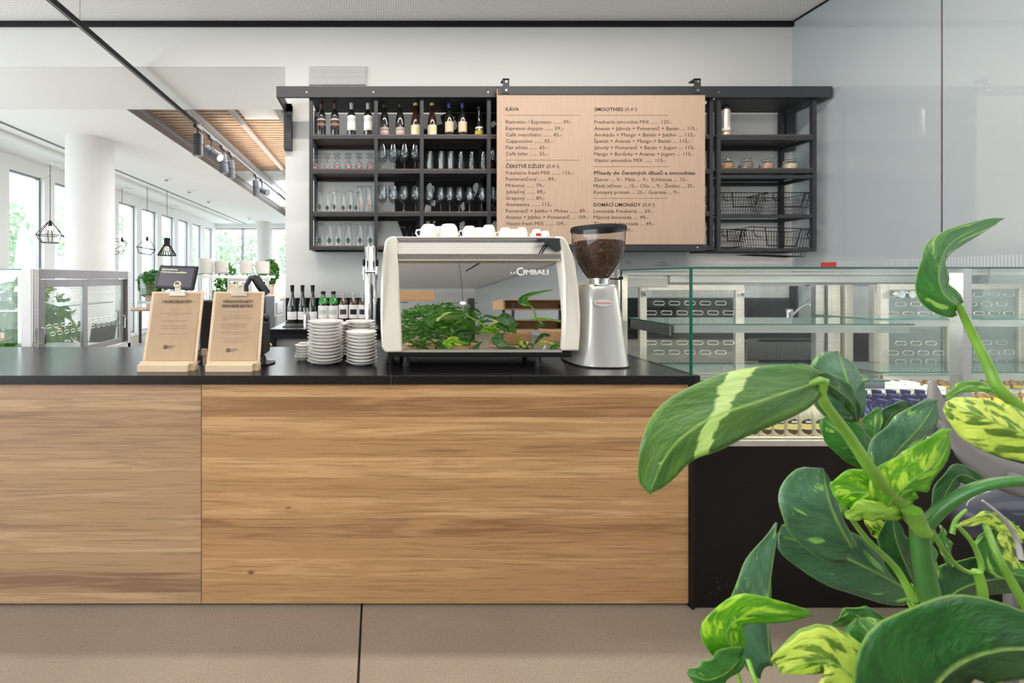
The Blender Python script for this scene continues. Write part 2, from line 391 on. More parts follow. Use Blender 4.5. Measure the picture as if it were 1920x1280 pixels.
def leaf_mat(name, dark, light, var, amt, sheen=.4, streak=False):
    m = bpy.data.materials.new(name); m.use_nodes = True; n = NT(m); p = m.node_tree.nodes['Principled BSDF']; out = m.node_tree.nodes['Material Output']
    uv = n.add('ShaderNodeTexCoord'); sp = n.add('ShaderNodeSeparateXYZ'); n.link(uv.outputs['UV'], sp.inputs[0])
    U, V = sp.outputs[0], sp.outputs[1]
    av = n.math('ABSOLUTE', n.math('SUBTRACT', V, .5))
    slant = n.math('SUBTRACT', U, n.math('MULTIPLY', av, .55))      # side veins sweep toward the tip
    oi = n.add('ShaderNodeObjectInfo')
    cb = n.add('ShaderNodeCombineXYZ'); n.link(n.math('MULTIPLY', slant, 5.5), cb.inputs[0]); n.link(n.math('MULTIPLY', V, 3.2), cb.inputs[1]); n.link(n.math('MULTIPLY', oi.outputs['Random'], 40), cb.inputs[2])
    big = n.noise(cb.outputs[0], 1.3, 4, .55, .5)
    v1 = n.ramp(big, [(amt-.03, (0, 0, 0, 1)), (amt+.03, (1, 1, 1, 1))])
    tone = n.noise(cb.outputs[0], .8, 3)
    base = n.ramp(tone, [(.3, dark), (.7, light)])
    vein = n.math('ABSOLUTE', n.math('SINE', n.math('ADD', n.math('MULTIPLY', slant, 30), n.math('MULTIPLY', big, 7))))
    base = n.mix(n.math('MULTIPLY', n.math('POWER', vein, 6), .10), base, tuple(min(1, c*1.9+.01) for c in light[:3])+(1,))
    if streak:
        ln = n.math('ABSOLUTE', n.math('SUBTRACT', n.math('SUBTRACT', U, n.math('MULTIPLY', V, .40)), .24))
        sw = n.math('ADD', ln, n.math('MULTIPLY', n.math('SUBTRACT', big, .5), .16))
        v1 = n.math('MAXIMUM', v1, n.ramp(sw, [(.052, (1, 1, 1, 1)), (.064, (0, 0, 0, 1))]))
    col = n.mix(v1, base, var)
    rib = n.ramp(av, [(.008, (1, 1, 1, 1)), (.03, (0, 0, 0, 1))])
    col = n.mix(n.math('MULTIPLY', rib, .75), col, (.42, .58, .18, 1))
    rim = n.ramp(av, [(.475, (0, 0, 0, 1)), (.495, (1, 1, 1, 1))])
    col = n.mix(n.math('MULTIPLY', rim, .5), col, (.40, .62, .10, 1))
    n.link(col, p.inputs['Base Color']); p.inputs['Roughness'].default_value = .38; p.inputs['Coat Weight'].default_value = sheen; p.inputs['Coat Roughness'].default_value = .26
    bm = n.add('ShaderNodeBump'); bm.inputs['Strength'].default_value = .34; bm.inputs['Distance'].default_value = .003
    n.link(n.math('ADD', n.math('MULTIPLY', vein, .6), n.math('MULTIPLY', n.noise(cb.outputs[0], 4.5, 3, .5, .6), 5)), bm.inputs['Height']); n.link(bm.outputs[0], p.inputs['Normal'])
    tl = n.add('ShaderNodeBsdfTranslucent'); n.link(n.mix(.6, col, (.35, .62, .02, 1), 'MULTIPLY'), tl.inputs[0])
    g = n.mix(1.0, col, (1.1, 1.6, .5, 1), 'MULTIPLY'); n.link(g, tl.inputs[0])
    mx = n.add('ShaderNodeMixShader'); mx.inputs[0].default_value = .38; n.link(p.outputs[0], mx.inputs[1]); n.link(tl.outputs[0], mx.inputs[2]); n.link(mx.outputs[0], out.inputs[0])
    return m
L = {
 'green': leaf_mat('leaf_green', (.035, .17, .03, 1), (.075, .28, .04, 1), (.42, .60, .14, 1), .64),
 'blue': leaf_mat('leaf_sky_sheen', (.075, .19, .115, 1), (.13, .28, .165, 1), (.40, .60, .22, 1), .65, .8),  # bluish sky sheen mixed into the base greens
 'bright': leaf_mat('leaf_bright', (.10, .33, .015, 1), (.20, .47, .02, 1), (.52, .68, .06, 1), .56),
 'yellow': leaf_mat('leaf_variegated', (.13, .24, .03, 1), (.24, .36, .05, 1), (.74, .74, .18, 1), .47),
 'dark': leaf_mat('leaf_dark', (.012, .085, .018, 1), (.03, .16, .03, 1), (.28, .45, .12, 1), .72, .5),
 'stripe': leaf_mat('leaf_striped', (.07, .20, .05, 1), (.15, .29, .05, 1), (.66, .72, .36, 1), .74, .8, True),
 'lime': leaf_mat('leaf_lime', (.28, .50, .04, 1), (.40, .60, .08, 1), (.62, .72, .15, 1), .60, .4),
 'cream': leaf_mat('leaf_cream', (.06, .22, .05, 1), (.10, .32, .06, 1), (.70, .74, .42, 1), .60, .6),
}
def foliage_mat(name, a, b):
    m = bpy.data.materials.new(name); m.use_nodes = True; n = NT(m); p = m.node_tree.nodes['Principled BSDF']; out = m.node_tree.nodes['Material Output']
    c = n.ramp(n.noise(n.coord(), 9, 3), [(.35, a), (.65, b)]); n.link(c, p.inputs['Base Color']); p.inputs['Roughness'].default_value = .45
    tl = n.add('ShaderNodeBsdfTranslucent'); n.link(c, tl.inputs[0]); mx = n.add('ShaderNodeMixShader'); mx.inputs[0].default_value = .35
    n.link(p.outputs[0], mx.inputs[1]); n.link(tl.outputs[0], mx.inputs[2]); n.link(mx.outputs[0], out.inputs[0]); return m
M['foliage'] = foliage_mat('hazed_tree_foliage', (.22, .32, .20, 1), (.40, .52, .34, 1))  # greens paled to imitate the bright haze outdoors
M['foliage_in'] = foliage_mat('pothos_foliage', (.02, .11, .015, 1), (.09, .27, .025, 1))

# ================================================================ ROOM
XL = -5.8; XR = 3.80; YB = 3.72; YE = 14.4; YN = -12.0; ZC = 3.70; ZS = 3.29
# floor: cast slabs with dark saw-cut joints
fl = struct(MB().box(XL-.3, XR+.3, YN, YE+.3, -.12, -.012).build('floor', M['grout']))
xs = [XL-.2, -3.07, -.0655, 2.94, XR+.2]; ys = [YN, -7.2, -4.2, -1.2, 1.8, 4.8, 7.8, 10.8, YE+.2]
for i in range(4):
    for j in range(8):
        MB().box(xs[i]+.0045, xs[i+1]-.0045, ys[j]+.0045, ys[j+1]-.0045, -.012, 0).build('floor_slab', M['concrete'], fl)
# ceilings
struct(MB().box(XL, XR, YN, YB-.012, ZC, ZC+.1).build('ceiling', M['perf']))
struct(MB().box(XL, XR, YB-.02, YB, ZC-.048, ZC+.0).build('trim_1', M['black']))                     # black shadow gap rail
struct(MB().box(XR-.014, XR, YN, YB-.02, ZC-.012, ZC).build('trim_2', M['black']))
struct(MB().box(XL, XR, YB, YB+.02, ZS, ZC+.1).build('wall_bulkhead', M['plaster']))
# lower ceiling of the hall with a rectangular opening
RX0, RX1, RY0, RY1 = -2.887, 0.6, 4.66, 12.7
hc = struct(MB().box(XL, 1.0, YB+.02, RY0, ZS, ZS+.12).build('ceiling_hall', M['perf2']))
MB().box(XL, RX0, RY0, YE, ZS, ZS+.12).build('ceiling_board', M['hallwhite'], hc)
MB().box(RX0, 1.0, RY1, YE, ZS, ZS+.12).build('ceiling_board', M['hallwhite'], hc)
MB().box(RX1, 1.0, RY0, RY1, ZS, ZS+.12).build('ceiling_board', M['hallwhite'], hc)
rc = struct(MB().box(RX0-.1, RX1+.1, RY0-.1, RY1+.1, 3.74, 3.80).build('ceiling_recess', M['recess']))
MB().box(RX0-.02, RX0+.012, RY0, RY1, ZS+.002, 3.36).build('recess_side', M['taupe'], rc)
MB().box(RX0-.02, RX0+.030, RY0, RY1, 3.362, 3.40).build('recess_ledge', M['pipe'], rc)
MB().box(RX0-.02, RX0+.055, RY0, RY1, 3.402, 3.74).build('recess_ledge', M['taupe'], rc)
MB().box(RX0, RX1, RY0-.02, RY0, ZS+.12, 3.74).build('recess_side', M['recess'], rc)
MB().box(RX0, RX1, RY1, RY1+.02, ZS, 3.74).build('recess_side', M['taupe'], rc)
# slats in the opening, each one by itself
y = 4.80
while y < 12.6:
    MB().box(RX0+.06, RX1, y, y+.058, 3.435, 3.46).build('ceiling_slat', M['slatwhite'] if y > 7.85 else M['slat'], rc); y += .094
for x, r in ((-2.26, .040), (-1.77, .038), (-1.21, .038)):
    MB().cyl((x, RY0, 3.385), (x, RY1, 3.385), r, n=12).build('ceiling_pipe', M['pipe'], rc, smooth=True)
MB().box(-1.72, -1.26, 4.75, 5.30, 3.425, 3.434).build('air_diffuser', M['hallwhite'], rc, bevel=.01)
# slots and ledges in the hall ceiling
struct(MB().box(-4.70, -4.685, 4.1, YE, ZS-.004, ZS+.01).build('trim_3', M['black']))
struct(MB().box(-4.665, -4.650, 4.1, YE, ZS-.004, ZS+.01).build('trim_4', M['black']))
struct(MB().box(-4.98, -4.90, 4.1, YE, ZS-.035, ZS+.01).build('trim_5', M['column']))

# back wall, its service face and side wall
wb = struct(MB().box(PX(535, YB), XR, YB, YB+.3, 0, ZS).build('wall_back', M['plaster']))
wr = struct(MB().box(XR, XR+.15, YN, YB+.3, 0, ZC).build('wall_right', M['lacquer']))
for y in (2.728, 1.4, 0.0):
    MB().box(XR-.002, XR, y, y+.008, 0, ZC-.012).build('glass_joint', M['darksteel'], wr)
MB().box(XR-.003, XR-.0005, 2.30, 3.62, 1.397, 1.492).build('striped_band', M['stripes'], wr)  # band of fine grey stripes along the side wall
MB().box(XR-.005, XR-.003, 3.36, 3.475, 1.43, 1.487).build('red_sticker', M['red'], wr)
struct(MB().box(XL-.2, XL+.2, YB-.01, YB+.1, ZS-.0, ZC).build('trim_6', M['plaster']))
# vent opening in the bulkhead
vt = tag(thing('ceiling_vent', 'small slatted air vent set in the white wall above the bar shelf', 'vent', (PX(633, 3.7), 3.71, PZ(142, 3.7))), None, None)
a, b, c, d = PX(580, 3.715), PX(686, 3.715), PZ(160, 3.715), PZ(125, 3.715)
MB().box(a, b, 3.700, 3.722, c, d).build('vent_back', M['greycab'], vt)
for q in range(16):
    z = c+(d-c)*(q+.5)/16
    MB().box(a, b, 3.694, 3.701, z-.002, z+.0022).build('vent_slat', M['hallwhite'], vt)
# hall end wall and far side
we = struct(MB().box(XL, 1.0, YE, YE+.2, ZS-.16, ZS+.1).build('wall_far', M['hallwhite']))
MB().box(XL, 1.0, YE, YE+.2, 0, .5).build('wall_panel', M['hallwhite'], we)
struct(MB().box(1.0, 1.15, YB+.3, YE, 0, ZC).build('wall_hall_side', M['hallwhite']))
# window walls: fins, frames, panes
def window(n, axis, c, a, b, z0, z1):
    fr = MB(); t = .03
    def bx(m, u0, u1, d0, d1, q0, q1):
        if axis == 'y': m.box(c+d0, c+d1, u0, u1, q0, q1)
        else: m.box(u0, u1, c+d0, c+d1, q0, q1)
    m = MB(); bx(m, a, a+t, -.03, .03, z0, z1); bx(m, b-t, b, -.03, .03, z0, z1); bx(m, a, b, -.03, .03, z1-t, z1); bx(m, a, b, -.03, .03, z0, z0+t)
    w = struct(m.build('window_%d' % n, M['darksteel'], None))
    g = MB(); bx(g, a+t, b-t, -.004, .004, z0+t, z1-t); g.build('window_pane', M['pane'], w)
    return w
HEAD = 3.06; n = 1
edges = [(3.62+.888*i, 3.62+.888*i+.66) for i in range(-17, 13)]
for a, b in edges:
    if b < YE-.1 and a > YN+.2: window(n, 'y', XL, a, b, .08, HEAD); n += 1
wl = struct(MB().box(XL-.08, XL+.06, YN, YE, HEAD, ZC+.1).build('wall_left', M['hallwhite']))
for a, b in edges:
    if b < YE and a > YN: MB().box(XL-.10, XL+.10, b, b+.228, 0, HEAD).build('window_fin', M['hallwhite'], wl)
MB().box(XL-.08, XL+.08, YN, YE, 0, .08).build('window_sill', M['hallwhite'], wl)
xe = XL
while xe < .8:
    window(n, 'x', YE+.1, xe, xe+.98, .5, ZS-.16); n += 1; xe += 1.0
# facade behind the photographer
wn_ = struct(MB().box(XL, XR, YN-.1, YN, 3.3, ZC+.1).build('wall_front', M['hallwhite']))
MB().box(XL, XR, YN-.1, YN, 0, 3.3).build('wall_panel', M['plaster'], wn_)
xe = 99
while xe < XR-.2:
    window(n, 'x', YN, xe, min(xe+1.9, XR), .05, 3.3); n += 1; xe += 1.92
# columns
for x, y, r, lab in ((-4.03, 5.70, .288, 'thick round white column beside the steel display fridge'), (-3.92, 14.0, .245, 'far round white column near the end windows')):
    o = MB().cyl((x, y, 0), (x, y, ZS), r, n=48).build('column', M['column'], smooth=True); struct(o); o['label'] = lab

# ================================================================ OUTSIDE
struct(MB().box(-60, XL-.3, -20, 60, -.3, -.05).build('ground', M['paving']))
struct(MB().box(XL-.3, 30, YE+.4, 60, -.3, -.05).build('ground_far', M['paving']))
def leafcloud(rx, rz, cnt, size, seed):
    rnd = random.Random(seed); m = MB()
    for i in range(cnt):
        while True:
            p = Vector((rnd.uniform(-1, 1), rnd.uniform(-1, 1), rnd.uniform(-1, 1)))
            if .25 < p.length < 1: break
        p = Vector((p.x*rx, p.y*rx, p.z*rz)); a = Vector((rnd.gauss(0, 1), rnd.gauss(0, 1), rnd.gauss(0, 1))).normalized(); b = a.orthogonal().normalized()
        s = size*rnd.uniform(.6, 1.3)
        m._add([p-a*s, p+b*s*.45, p+a*s, p-b*s*.45], [(0, 1, 2, 3)])
    return m
tr = thing('tree', 'pale leafy tree outside the first visible left window', 'tree', (-10.5, 9.0, -.05), 'trees beyond the glass')
MB().tube([(-10.5, 9, -.05), (-10.45, 9, 1.0), (-10.5, 9.05, 1.7)], [.09, .07, .05], 8).build('trunk', M['twig'], tr)
cl = leafcloud(1.15, 1.15, 1300, .10, 3); cl.v = [(v[0]-10.5, v[1]+9, v[2]+2.2) for v in cl.v]; cl.build('foliage', M['foliage'], tr)['kind'] = 'stuff'
for i, (x, y, s, lab) in enumerate(((-12.5, 13, 1.2, 'leafy tree outside behind the round white column'), (-13.5, 19, 1.5, 'pale tree outside the row of left windows beside the wire cage lamps'), (-9.5, 19.5, 1.1, 'pale tree outside the window behind the black cone lamp'),
        (-6.9, 21.5, 1.1, 'green tree outside the far end window behind the stacked plates'), (-11.5, 27.5, 1.5, 'taller pale tree outside near the far corner'), (-3.7, 19.5, 1.1, 'green tree outside just left of the white bar wall'))):
    dup(tr, (x, y, -.05), lab, i*1.3, scale=(s, s, s))
ps = thing('parasol', 'closed white garden parasol outside the left window', 'parasol', (-8.9, 10.2, -.05))
MB().cyl((-8.9, 10.2, -.05), (-8.9, 10.2, 2.8), .03, n=8).build('pole', M['whiteplastic'], ps)
MB().lathe([(.02, 2.75), (.10, 2.5), (.16, 1.9), (.21, 1.2), (.19, 1.15), (.03, 1.2)], (-8.9, 10.2, 0), 10).build('canopy', M['parasol'], ps)

# ================================================================ HALL FITTINGS
# black lighting track with spotlights
TX, TZ = -2.2, 3.225
tk = thing('light_track', 'long black ceiling track running back to the wooden slat opening', 'track', (TX, 1.0, TZ))
MB().box(TX-.017, TX+.017, .3, 12.3, TZ-.015, TZ+.02).build('rail', M['black'], tk)
MB().box(TX-.006, TX+.006, .3, 12.3, TZ-.017, TZ-.0149).build('contact_strip', M['darksteel'], tk)
for y in (3.0, 4.4, 7.4, 10.4): MB().cyl((TX, y, TZ+.02), (TX, y, ZC if y < YB else ZS+.02 if y < RY0 else 3.44), .002, n=5).build('suspension_wire', M['darksteel'], tk)
def spot(label, px, tilt, yaw, ln=.27, r=.057, lit=False):
    y = TX*F/(px-VX)
    t = thing('track_spotlight', label, 'spotlight', (TX, y, TZ-.015), 'black spotlights on the ceiling track')
    MB().box(TX-.022, TX+.022, y-.08, y+.08, TZ-.045, TZ-.015).build('adapter', M['black'], t, bevel=.003)
    MB().cyl((TX, y, TZ-.045), (TX, y, TZ-.15), .011, n=8).build('neck', M['black'], t)
    d = Vector((sin(tilt)*cos(yaw), sin(tilt)*sin(yaw), -cos(tilt))); c = Vector((TX, y, TZ-.15-.05))
    a = c-d*(ln*.35); b = c+d*(ln*.65)
    MB().tube([a, a+d*.01, a+d*ln*.48, a+d*ln*.49, a+d*ln*.52, a+d*ln*.53, b], [r*.8, r, r, r*.88, r*.88, r, r], 20).build('lamp_head', M['black_metal'], t, smooth=True)
    MB().tube([b-d*.002, b+d*.003], [r*.82, r*.82], 20).build('lens', M['lamp'] if lit else M['darksteel'], t)
    MB().cyl(c+Vector((r*.6, 0, .0)), c+Vector((0, 0, .06)), .008, n=6).build('yoke', M['black'], t)
spot('largest black track spotlight, pointing straight down', 371, 0, 0)
spot('black track spotlight tilted right with a glowing lens', 396, 1.0, -.35, .27, lit=True)
spot('black track spotlight right of the tilted one', 418, .12, 0, .27)
spot('fourth black track spotlight, hanging vertically', 433, .06, 0, .26, .05)
spot('small far vertical spotlight on the ceiling track', 480, .05, 0, .28)
spot('small farthest spotlight tilted towards the bar wall', 491, 1.2, -.6, .27)
# smoke detectors and cable canopies
for x, p, lab in ((355, 357, 'small white smoke detector nearest in the hall ceiling'), (391, 376, 'round white ceiling detector with a dark centre'), (467, 408, 'tiny white detector near the far column'), (312, 334, 'small flat white disc on the hall ceiling')):
    y = (ZS-CZ)*F/(VY-p); t = thing('smoke_detector', lab, 'detector', (PX(x, y), y, ZS))
    MB().lathe([(.10, 0), (.10, -.015), (.07, -.03), (.001, -.032)], (PX(x, y), y, ZS), 16).build('housing', M['whiteplastic'], t)
    MB().lathe([(.035, -.030), (.03, -.055), (.001, -.056)], (PX(x, y), y, ZS), 12).build('sensor', M['greycab'], t)
def canopy(x, p, lab, xe, pe, ye):
    y = (ZS-CZ)*F/(VY-p); c = Vector((PX(x, y), y, ZS))
    t = thing('cable_canopy', lab, 'ceiling fitting', c, 'white cable canopies on the hall ceiling')
    MB().lathe([(.09, 0), (.09, -.03), (.07, -.045), (.001, -.047)], c, 16).build('cup', M['whiteplastic'], t)
    e = at(xe, pe, ye); pts = []
    for i in range(13):
        u = i/12; q = c.lerp(e, u); q.z -= .5*sin(pi*u)**1.2*(1-u*.2) if False else 0
        q = Vector((c.x+(e.x-c.x)*u, c.y+(e.y-c.y)*u, c.z-.03+(e.z-c.z)*(1-(1-u)**2.2)*1.0)); pts.append(q)
    MB().tube(pts, .006, 5).build('cable', M['white'], t, smooth=True)
canopy(104, 304, 'white ceiling canopy with a drooping cable left of the thick column', 62, 334, 6.4)
canopy(240, 353, 'white ceiling canopy with a drooping cable just right of the thick column', 222, 380, 8.2)
canopy(327, 385, 'third white ceiling canopy with drooping cable in the hall', 300, 405, 10.2)
# pendant lamps
def hang(t, c, ztop): MB().cyl(c, (c[0], c[1], ztop), .005, n=5).build('cord', M['black'], t)
def cage(x, p, y, tilt, lab):
    c = at(x, p, y); t = thing('cage_pendant', lab, 'pendant lamp', c, 'wire cage pendants by the windows')
    hang(t, c+Vector((0, 0, .11)), ZS)
    MB().cyl(c+Vector((0, 0, .04)), c+Vector((0, 0, .13)), .028, .02, 10).build('socket', M['black'], t)
    MB().sphere(c+Vector((0, 0, 0)), .035, 10, 6).build('bulb', M['lamp'], t, smooth=True)
    m = MB(); R = Matrix.Rotation(tilt, 3, 'Y')
    def P(r, a, z): return c+R @ Vector((r*cos(a), r*sin(a), z))
    top = [P(.03, 2*pi*i/6, .10) for i in range(6)]; mid = [P(.20, 2*pi*i/6, -.12) for i in range(6)]; bot = [P(.13, 2*pi*i/6, -.24) for i in range(6)]
    for i in range(6):
        m.tube([top[i], mid[i], bot[i]], .006, 5); m.tube([mid[i], mid[(i+1) % 6]], .006, 5); m.tube([bot[i], bot[(i+1) % 6]], .006, 5)
    m.build('wire_cage', M['black'], t)['kind'] = 'stuff'
cage(94, 428, 6.8, 0, 'wire cage pendant lamp left of the thick white column')
cage(229, 457, 8.8, 1.1, 'tipped wire cage pendant lamp right of the thick column')
cage(276, 455, 8.6, .2, 'wire cage pendant lamp between column and black cone lamp')
c = at(313, 462, 9.0); t = thing('cone_pendant', 'black slatted cone pendant lamp with a warm bulb', 'pendant lamp', c)
hang(t, c+Vector((0, 0, .17)), ZS)
MB().lathe([(.05, .19), (.065, .17), (.065, .02), (.001, .02)], c, 16).build('shade_top', M['black'], t, smooth=True)
m = MB()
for i in range(20):
    a = 2*pi*i/20; m.tube([c+Vector((.062*cos(a), .062*sin(a), .03)), c+Vector((.185*cos(a), .185*sin(a), -.20))], .010, 4)
m.tube([c+Vector((.185*cos(2*pi*i/20), .185*sin(2*pi*i/20), -.20)) for i in range(20)], .008, 5, closed=True)
m.build('slatted_shade', M['black'], t)['kind'] = 'stuff'
MB().sphere(c+Vector((0, 0, -.04)), .045, 10, 6).build('bulb', M['lamp'], t, smooth=True)

# far buffet with glass guard
def bufglass(): pass
bx0, bx1, by = PX(265, 7.3), PX(524, 7.3), 7.3
t = thing('buffet_guard', 'glass topped serving guard carrying the stacked plates', 'sneeze guard', (bx0, by, 0))
gz = PZ(514, by)
MB().box(bx0, bx1, by-.05, by+.45, gz, gz+.012).build('top_glass', [M['case_glass']], t)
MB().box(bx0, bx1, by-.053, by-.05, gz, gz+.012).build('glass_edge', M['edge'], t)
MB().box(bx0, bx0+.012, by-.05, by+.45, .95, gz).build('side_glass', M['case_glass'], t)
MB().box(bx0, bx0+.012, by-.056, by-.05, .95, gz).build('glass_edge', M['edge'], t)
for x in (300, 372, 392, 425, 466, 500): MB().cyl((PX(x, by), by+.1, .95), (PX(x, by), by+.1, gz), .018, n=8).build('post', M['steel'], t)
MB().box(PX(372, by), bx1-.1, by+.02, by+.10, gz-.07, gz-.02).build('heat_rail', M['steelwarm'], t)
MB().box(bx0, PX(500, by)+.1, by-.1, by+.6, .90, .95).build('shelf', M['steel'], t)
sb = thing('service_counter', 'grey steel service counter with wood top beyond the clipboards', 'counter', (-2.5, 8, 0))
MB().box(-3.0, -2.09, 6.4, 10.4, 0, .91).build('body', M['greycab'], sb)
MB().box(-3.05, -2.07, 6.35, 10.45, .91, .95).build('wood_top', M['pine'], sb)
for y, z0, z1, mm in ((7.35, .25, .86, 'black'), (7.95, .62, .86, 'steel'), (7.95, .25, .58, 'black'), (8.6, .62, .86, 'steel'), (8.6, .25, .58, 'steel'), (6.8, .2, .86, 'black')):
    MB().box(-2.09, -2.065, y-.24, y+.24, z0, z1).build('drawer_front', M[mm], sb, bevel=.005)
bb = MB().box(-4.0, -3.1, 7.2, 7.7, 0, .89).build('side_cabinet', M['black_metal'], None, base=(-3.7, 7.5, 0)); tag(bb, 'dark base cabinet under the glass serving guard', 'cabinet')
# plate stacks on the guard
pl = thing('dinner_plate', 'x', 'plate', (0, 0, -20))
MB().lathe([(.001, .004), (.08, .004), (.09, .0), (.10, .003), (.138, .018), (.140, .021), (.100, .008), (.001, .007)], (0, 0, -20), 24).build('dish', M['china'], pl, smooth=True)
first = True
for si, (x, n_, nm) in enumerate(((387, 16, 'leftmost stack on the glass guard'), (415, 13, 'second stack from the left on the glass guard'), (462, 14, 'third stack from the left on the glass guard'), (492, 13, 'rightmost stack on the glass guard'))):
    yy = by+.16+.1*(si % 2); cx = PX(x, yy)
    for i in range(n_):
        lab = '%s plate up, %s' % (ORD[i], nm)
        loc = (cx+random.uniform(-.004, .004), yy, gz+.012+i*.0172)
        if first: pl.location = loc; pl['label'] = lab; pl['group'] = 'dinner plates on the glass guard'; first = False
        else: dup(pl, loc, lab)
# carafe, pot and arm on the service counter
t = thing('food_warmer', 'steel heat lamp bridge standing on the far service counter', 'heat lamp', (-2.6, 8.2, .95))
for x in (-2.95, -2.25): MB().cyl((x, 8.2, .95), (x, 8.2, 1.36), .02, n=8).build('leg', M['steel'], t)
MB().box(-3.0, -2.2, 8.1, 8.35, 1.30, 1.40).build('hood', M['steel'], t, bevel=.02)
MB().box(-2.95, -2.25, 8.14, 8.31, 1.292, 1.30).build('heat_tube', M['lamp'], t)
t = thing('soup_pot', 'white cylindrical pot under the steel heat lamp', 'pot', (-2.5, 8.0, .95))
MB().lathe([(.17, 0), (.18, .02), (.18, .26), (.165, .28), (.001, .285)], (-2.5, 8.0, .95), 20).build('body', M['white'], t, smooth=True)
MB().lathe([(.02, .285), (.03, .31), (.001, .32)], (-2.5, 8.0, .95), 10).build('lid_knob', M['white'], t)
t = thing('coffee_machine', 'black angled arm rising behind the right clipboard', 'machine arm', at(480, 555, 6.0))
MB().tube([at(478, 520, 6.0), at(500, 552, 6.0)], .07, 4).build('arm', M['blackgloss'], t); MB().tube([at(462, 560, 6.05), at(461, 535, 6.05), at(470, 521, 6.05), at(480, 520, 6.0)], .04, 8).build('bracket', M['black_metal'], t, smooth=True)
MB().box(-1.95, -1.6, 5.8, 6.3, .0, 1.08).build('stand', M['black_metal'], t)
t = thing('cream_box', 'cream cardboard box behind the right clipboard clip', 'box', at(438, 555, 5.5))
q = at(430, 545, 5.5); q2 = at(452, 533, 5.5)
MB().box(q.x, q2.x, 5.5, 5.6, q.z-.15, q2.z).build('carton', M['pine'], t); MB().box(q.x-.004, q2.x+.004, 5.49, 5.61, q2.z-.02, q2.z).build('flap', M['pine'], t)
bt = MB().box(-2.6, -1.9, 5.3, 5.75, 0, q.z-.15).build('side_table', M['greycab'], None, base=(-2.2, 5.5, 0)); tag(bt, 'plain grey stand under the cream box behind the clipboards', 'stand')
# plants and furniture in the hall
def bush(x, y, z, r, h, lab, seed, pot=.14):
    t = thing('potted_plant', lab, 'plant', (x, y, z), 'potted plants in the hall')
    MB().lathe([(pot*.8, 0), (pot, .26), (pot*.9, .26), (pot*.85, .22), (.001, .22)], (x, y, z), 16).build('pot', M['terracotta'], t, smooth=True)
    m = leafcloud(r, h, 500, .075, seed); m.v = [(a+x, b+y, c_+z+.26+h*.8) for a, b, c_ in m.v]; m.build('foliage', M['foliage_in'], t)['kind'] = 'stuff'
def table(x, y, w, d, h, lab):
    t = thing('dining_table', lab, 'table', (x, y, 0))
    MB().box(x-w/2, x+w/2, y-d/2, y+d/2, h-.03, h).build('table_top', M['oakdark'], t, bevel=.004)
    for a in (-1, 1):
        for b in (-1, 1): MB().box(x+a*(w/2-.05)-.02, x+a*(w/2-.05)+.02, y+b*(d/2-.05)-.02, y+b*(d/2-.05)+.02, 0, h-.03).build('leg', M['black_metal'], t)
def chair(x, y, rz, lab, wood='black', leg='black_metal', loc=None):
    t = thing('dining_chair', lab, 'chair', (x, y, 0), 'dining chairs in the hall')
    def A(px_, py_, pz_): c_, s_ = cos(rz), sin(rz); return (x+px_*c_-py_*s_, y+px_*s_+py_*c_, pz_)
    m = MB(); m.grid(lambda u, v: A((u-.5)*.44, (v-.5)*.42, .45+.02*((2*u-1)**2)), 6, 4); m.build('seat', M[wood], t, smooth=True, solid=.03)
    m = MB(); m.grid(lambda u, v: A((u-.5)*.42, .21+.05*v-.05*(1-(2*u-1)**2)*-1, .52+.32*v), 8, 4); m.build('backrest', M[wood], t, smooth=True, solid=.02)
    for a in (-1, 1):
        MB().tube([A(a*.17, -.17, .45), A(a*.21, -.22, 0)], [.018, .012], 8).build('leg', M[leg], t)
        MB().tube([A(a*.18, .26, .6), A(a*.17, .17, .45), A(a*.21, .24, 0)], [.012, .018, .012], 8).build('leg', M[leg], t)
bush(-4.55, 8.2, .75, .26, .28, 'leafy green plant in a beige pot beside the steel fridge', 5)
table(-4.55, 8.2, 1.0, .8, .75, 'far wooden table carrying the potted plant by the glass guard')
chair(-4.05, 8.95, 0.2, 'black chair at the far table right of the steel fridge')
table(-4.6, 4.6, 1.5, .9, .74, 'wooden dining table seen through the left glass case')
chair(-4.5, 5.35, 0, 'black chair behind the wooden table at far left')
chair(-3.45, 4.75, -1.57, 'black chair at the right end of the left wooden table')
bush(-5.0, 5.9, 0, .42, .50, 'large green plant seen through the left glass display end', 11, .2)
bush(-3.6, 9.6, 0, .30, .85, 'tall green plant behind the far plate stacks', 12)
bush(-2.75, 10.3, .95, .25, .35, 'small green plant at the edge of the white bar wall', 17)
bush(-3.25, 3.75, 0, .42, .62, 'dark leafy plant seen through the steel fridge doors', 14, .25)

# ================================================================ COUNTER
ZT = .954
ct = thing('bar_counter', 'long bar counter clad in oak with a black stone top', 'counter', (-.8, 1.7, 0))
MB().box(-3.6, 1.316, 1.655, 2.354, .917, ZT).build('stone_top', M['granite'], ct, bevel=.0015)
MB().box(PX(733, 1.653), PX(733, 1.653)+.0012, 1.6545, 2.354, .918, ZT+.0003).build('top_joint', M['darksteel'], ct)
xj = PX(377.5, 1.67)
MB().box(-3.6, xj-.0015, 1.67, 1.69, .014, .915).build('oak_panel', M['oak1'], ct)
MB().box(xj+.0015, 1.279, 1.67, 1.69, .014, .915).build('oak_panel', M['oak2'], ct)
MB().box(-3.6, 1.279, 1.692, 2.30, .0, .915).build('carcass', M['black'], ct)
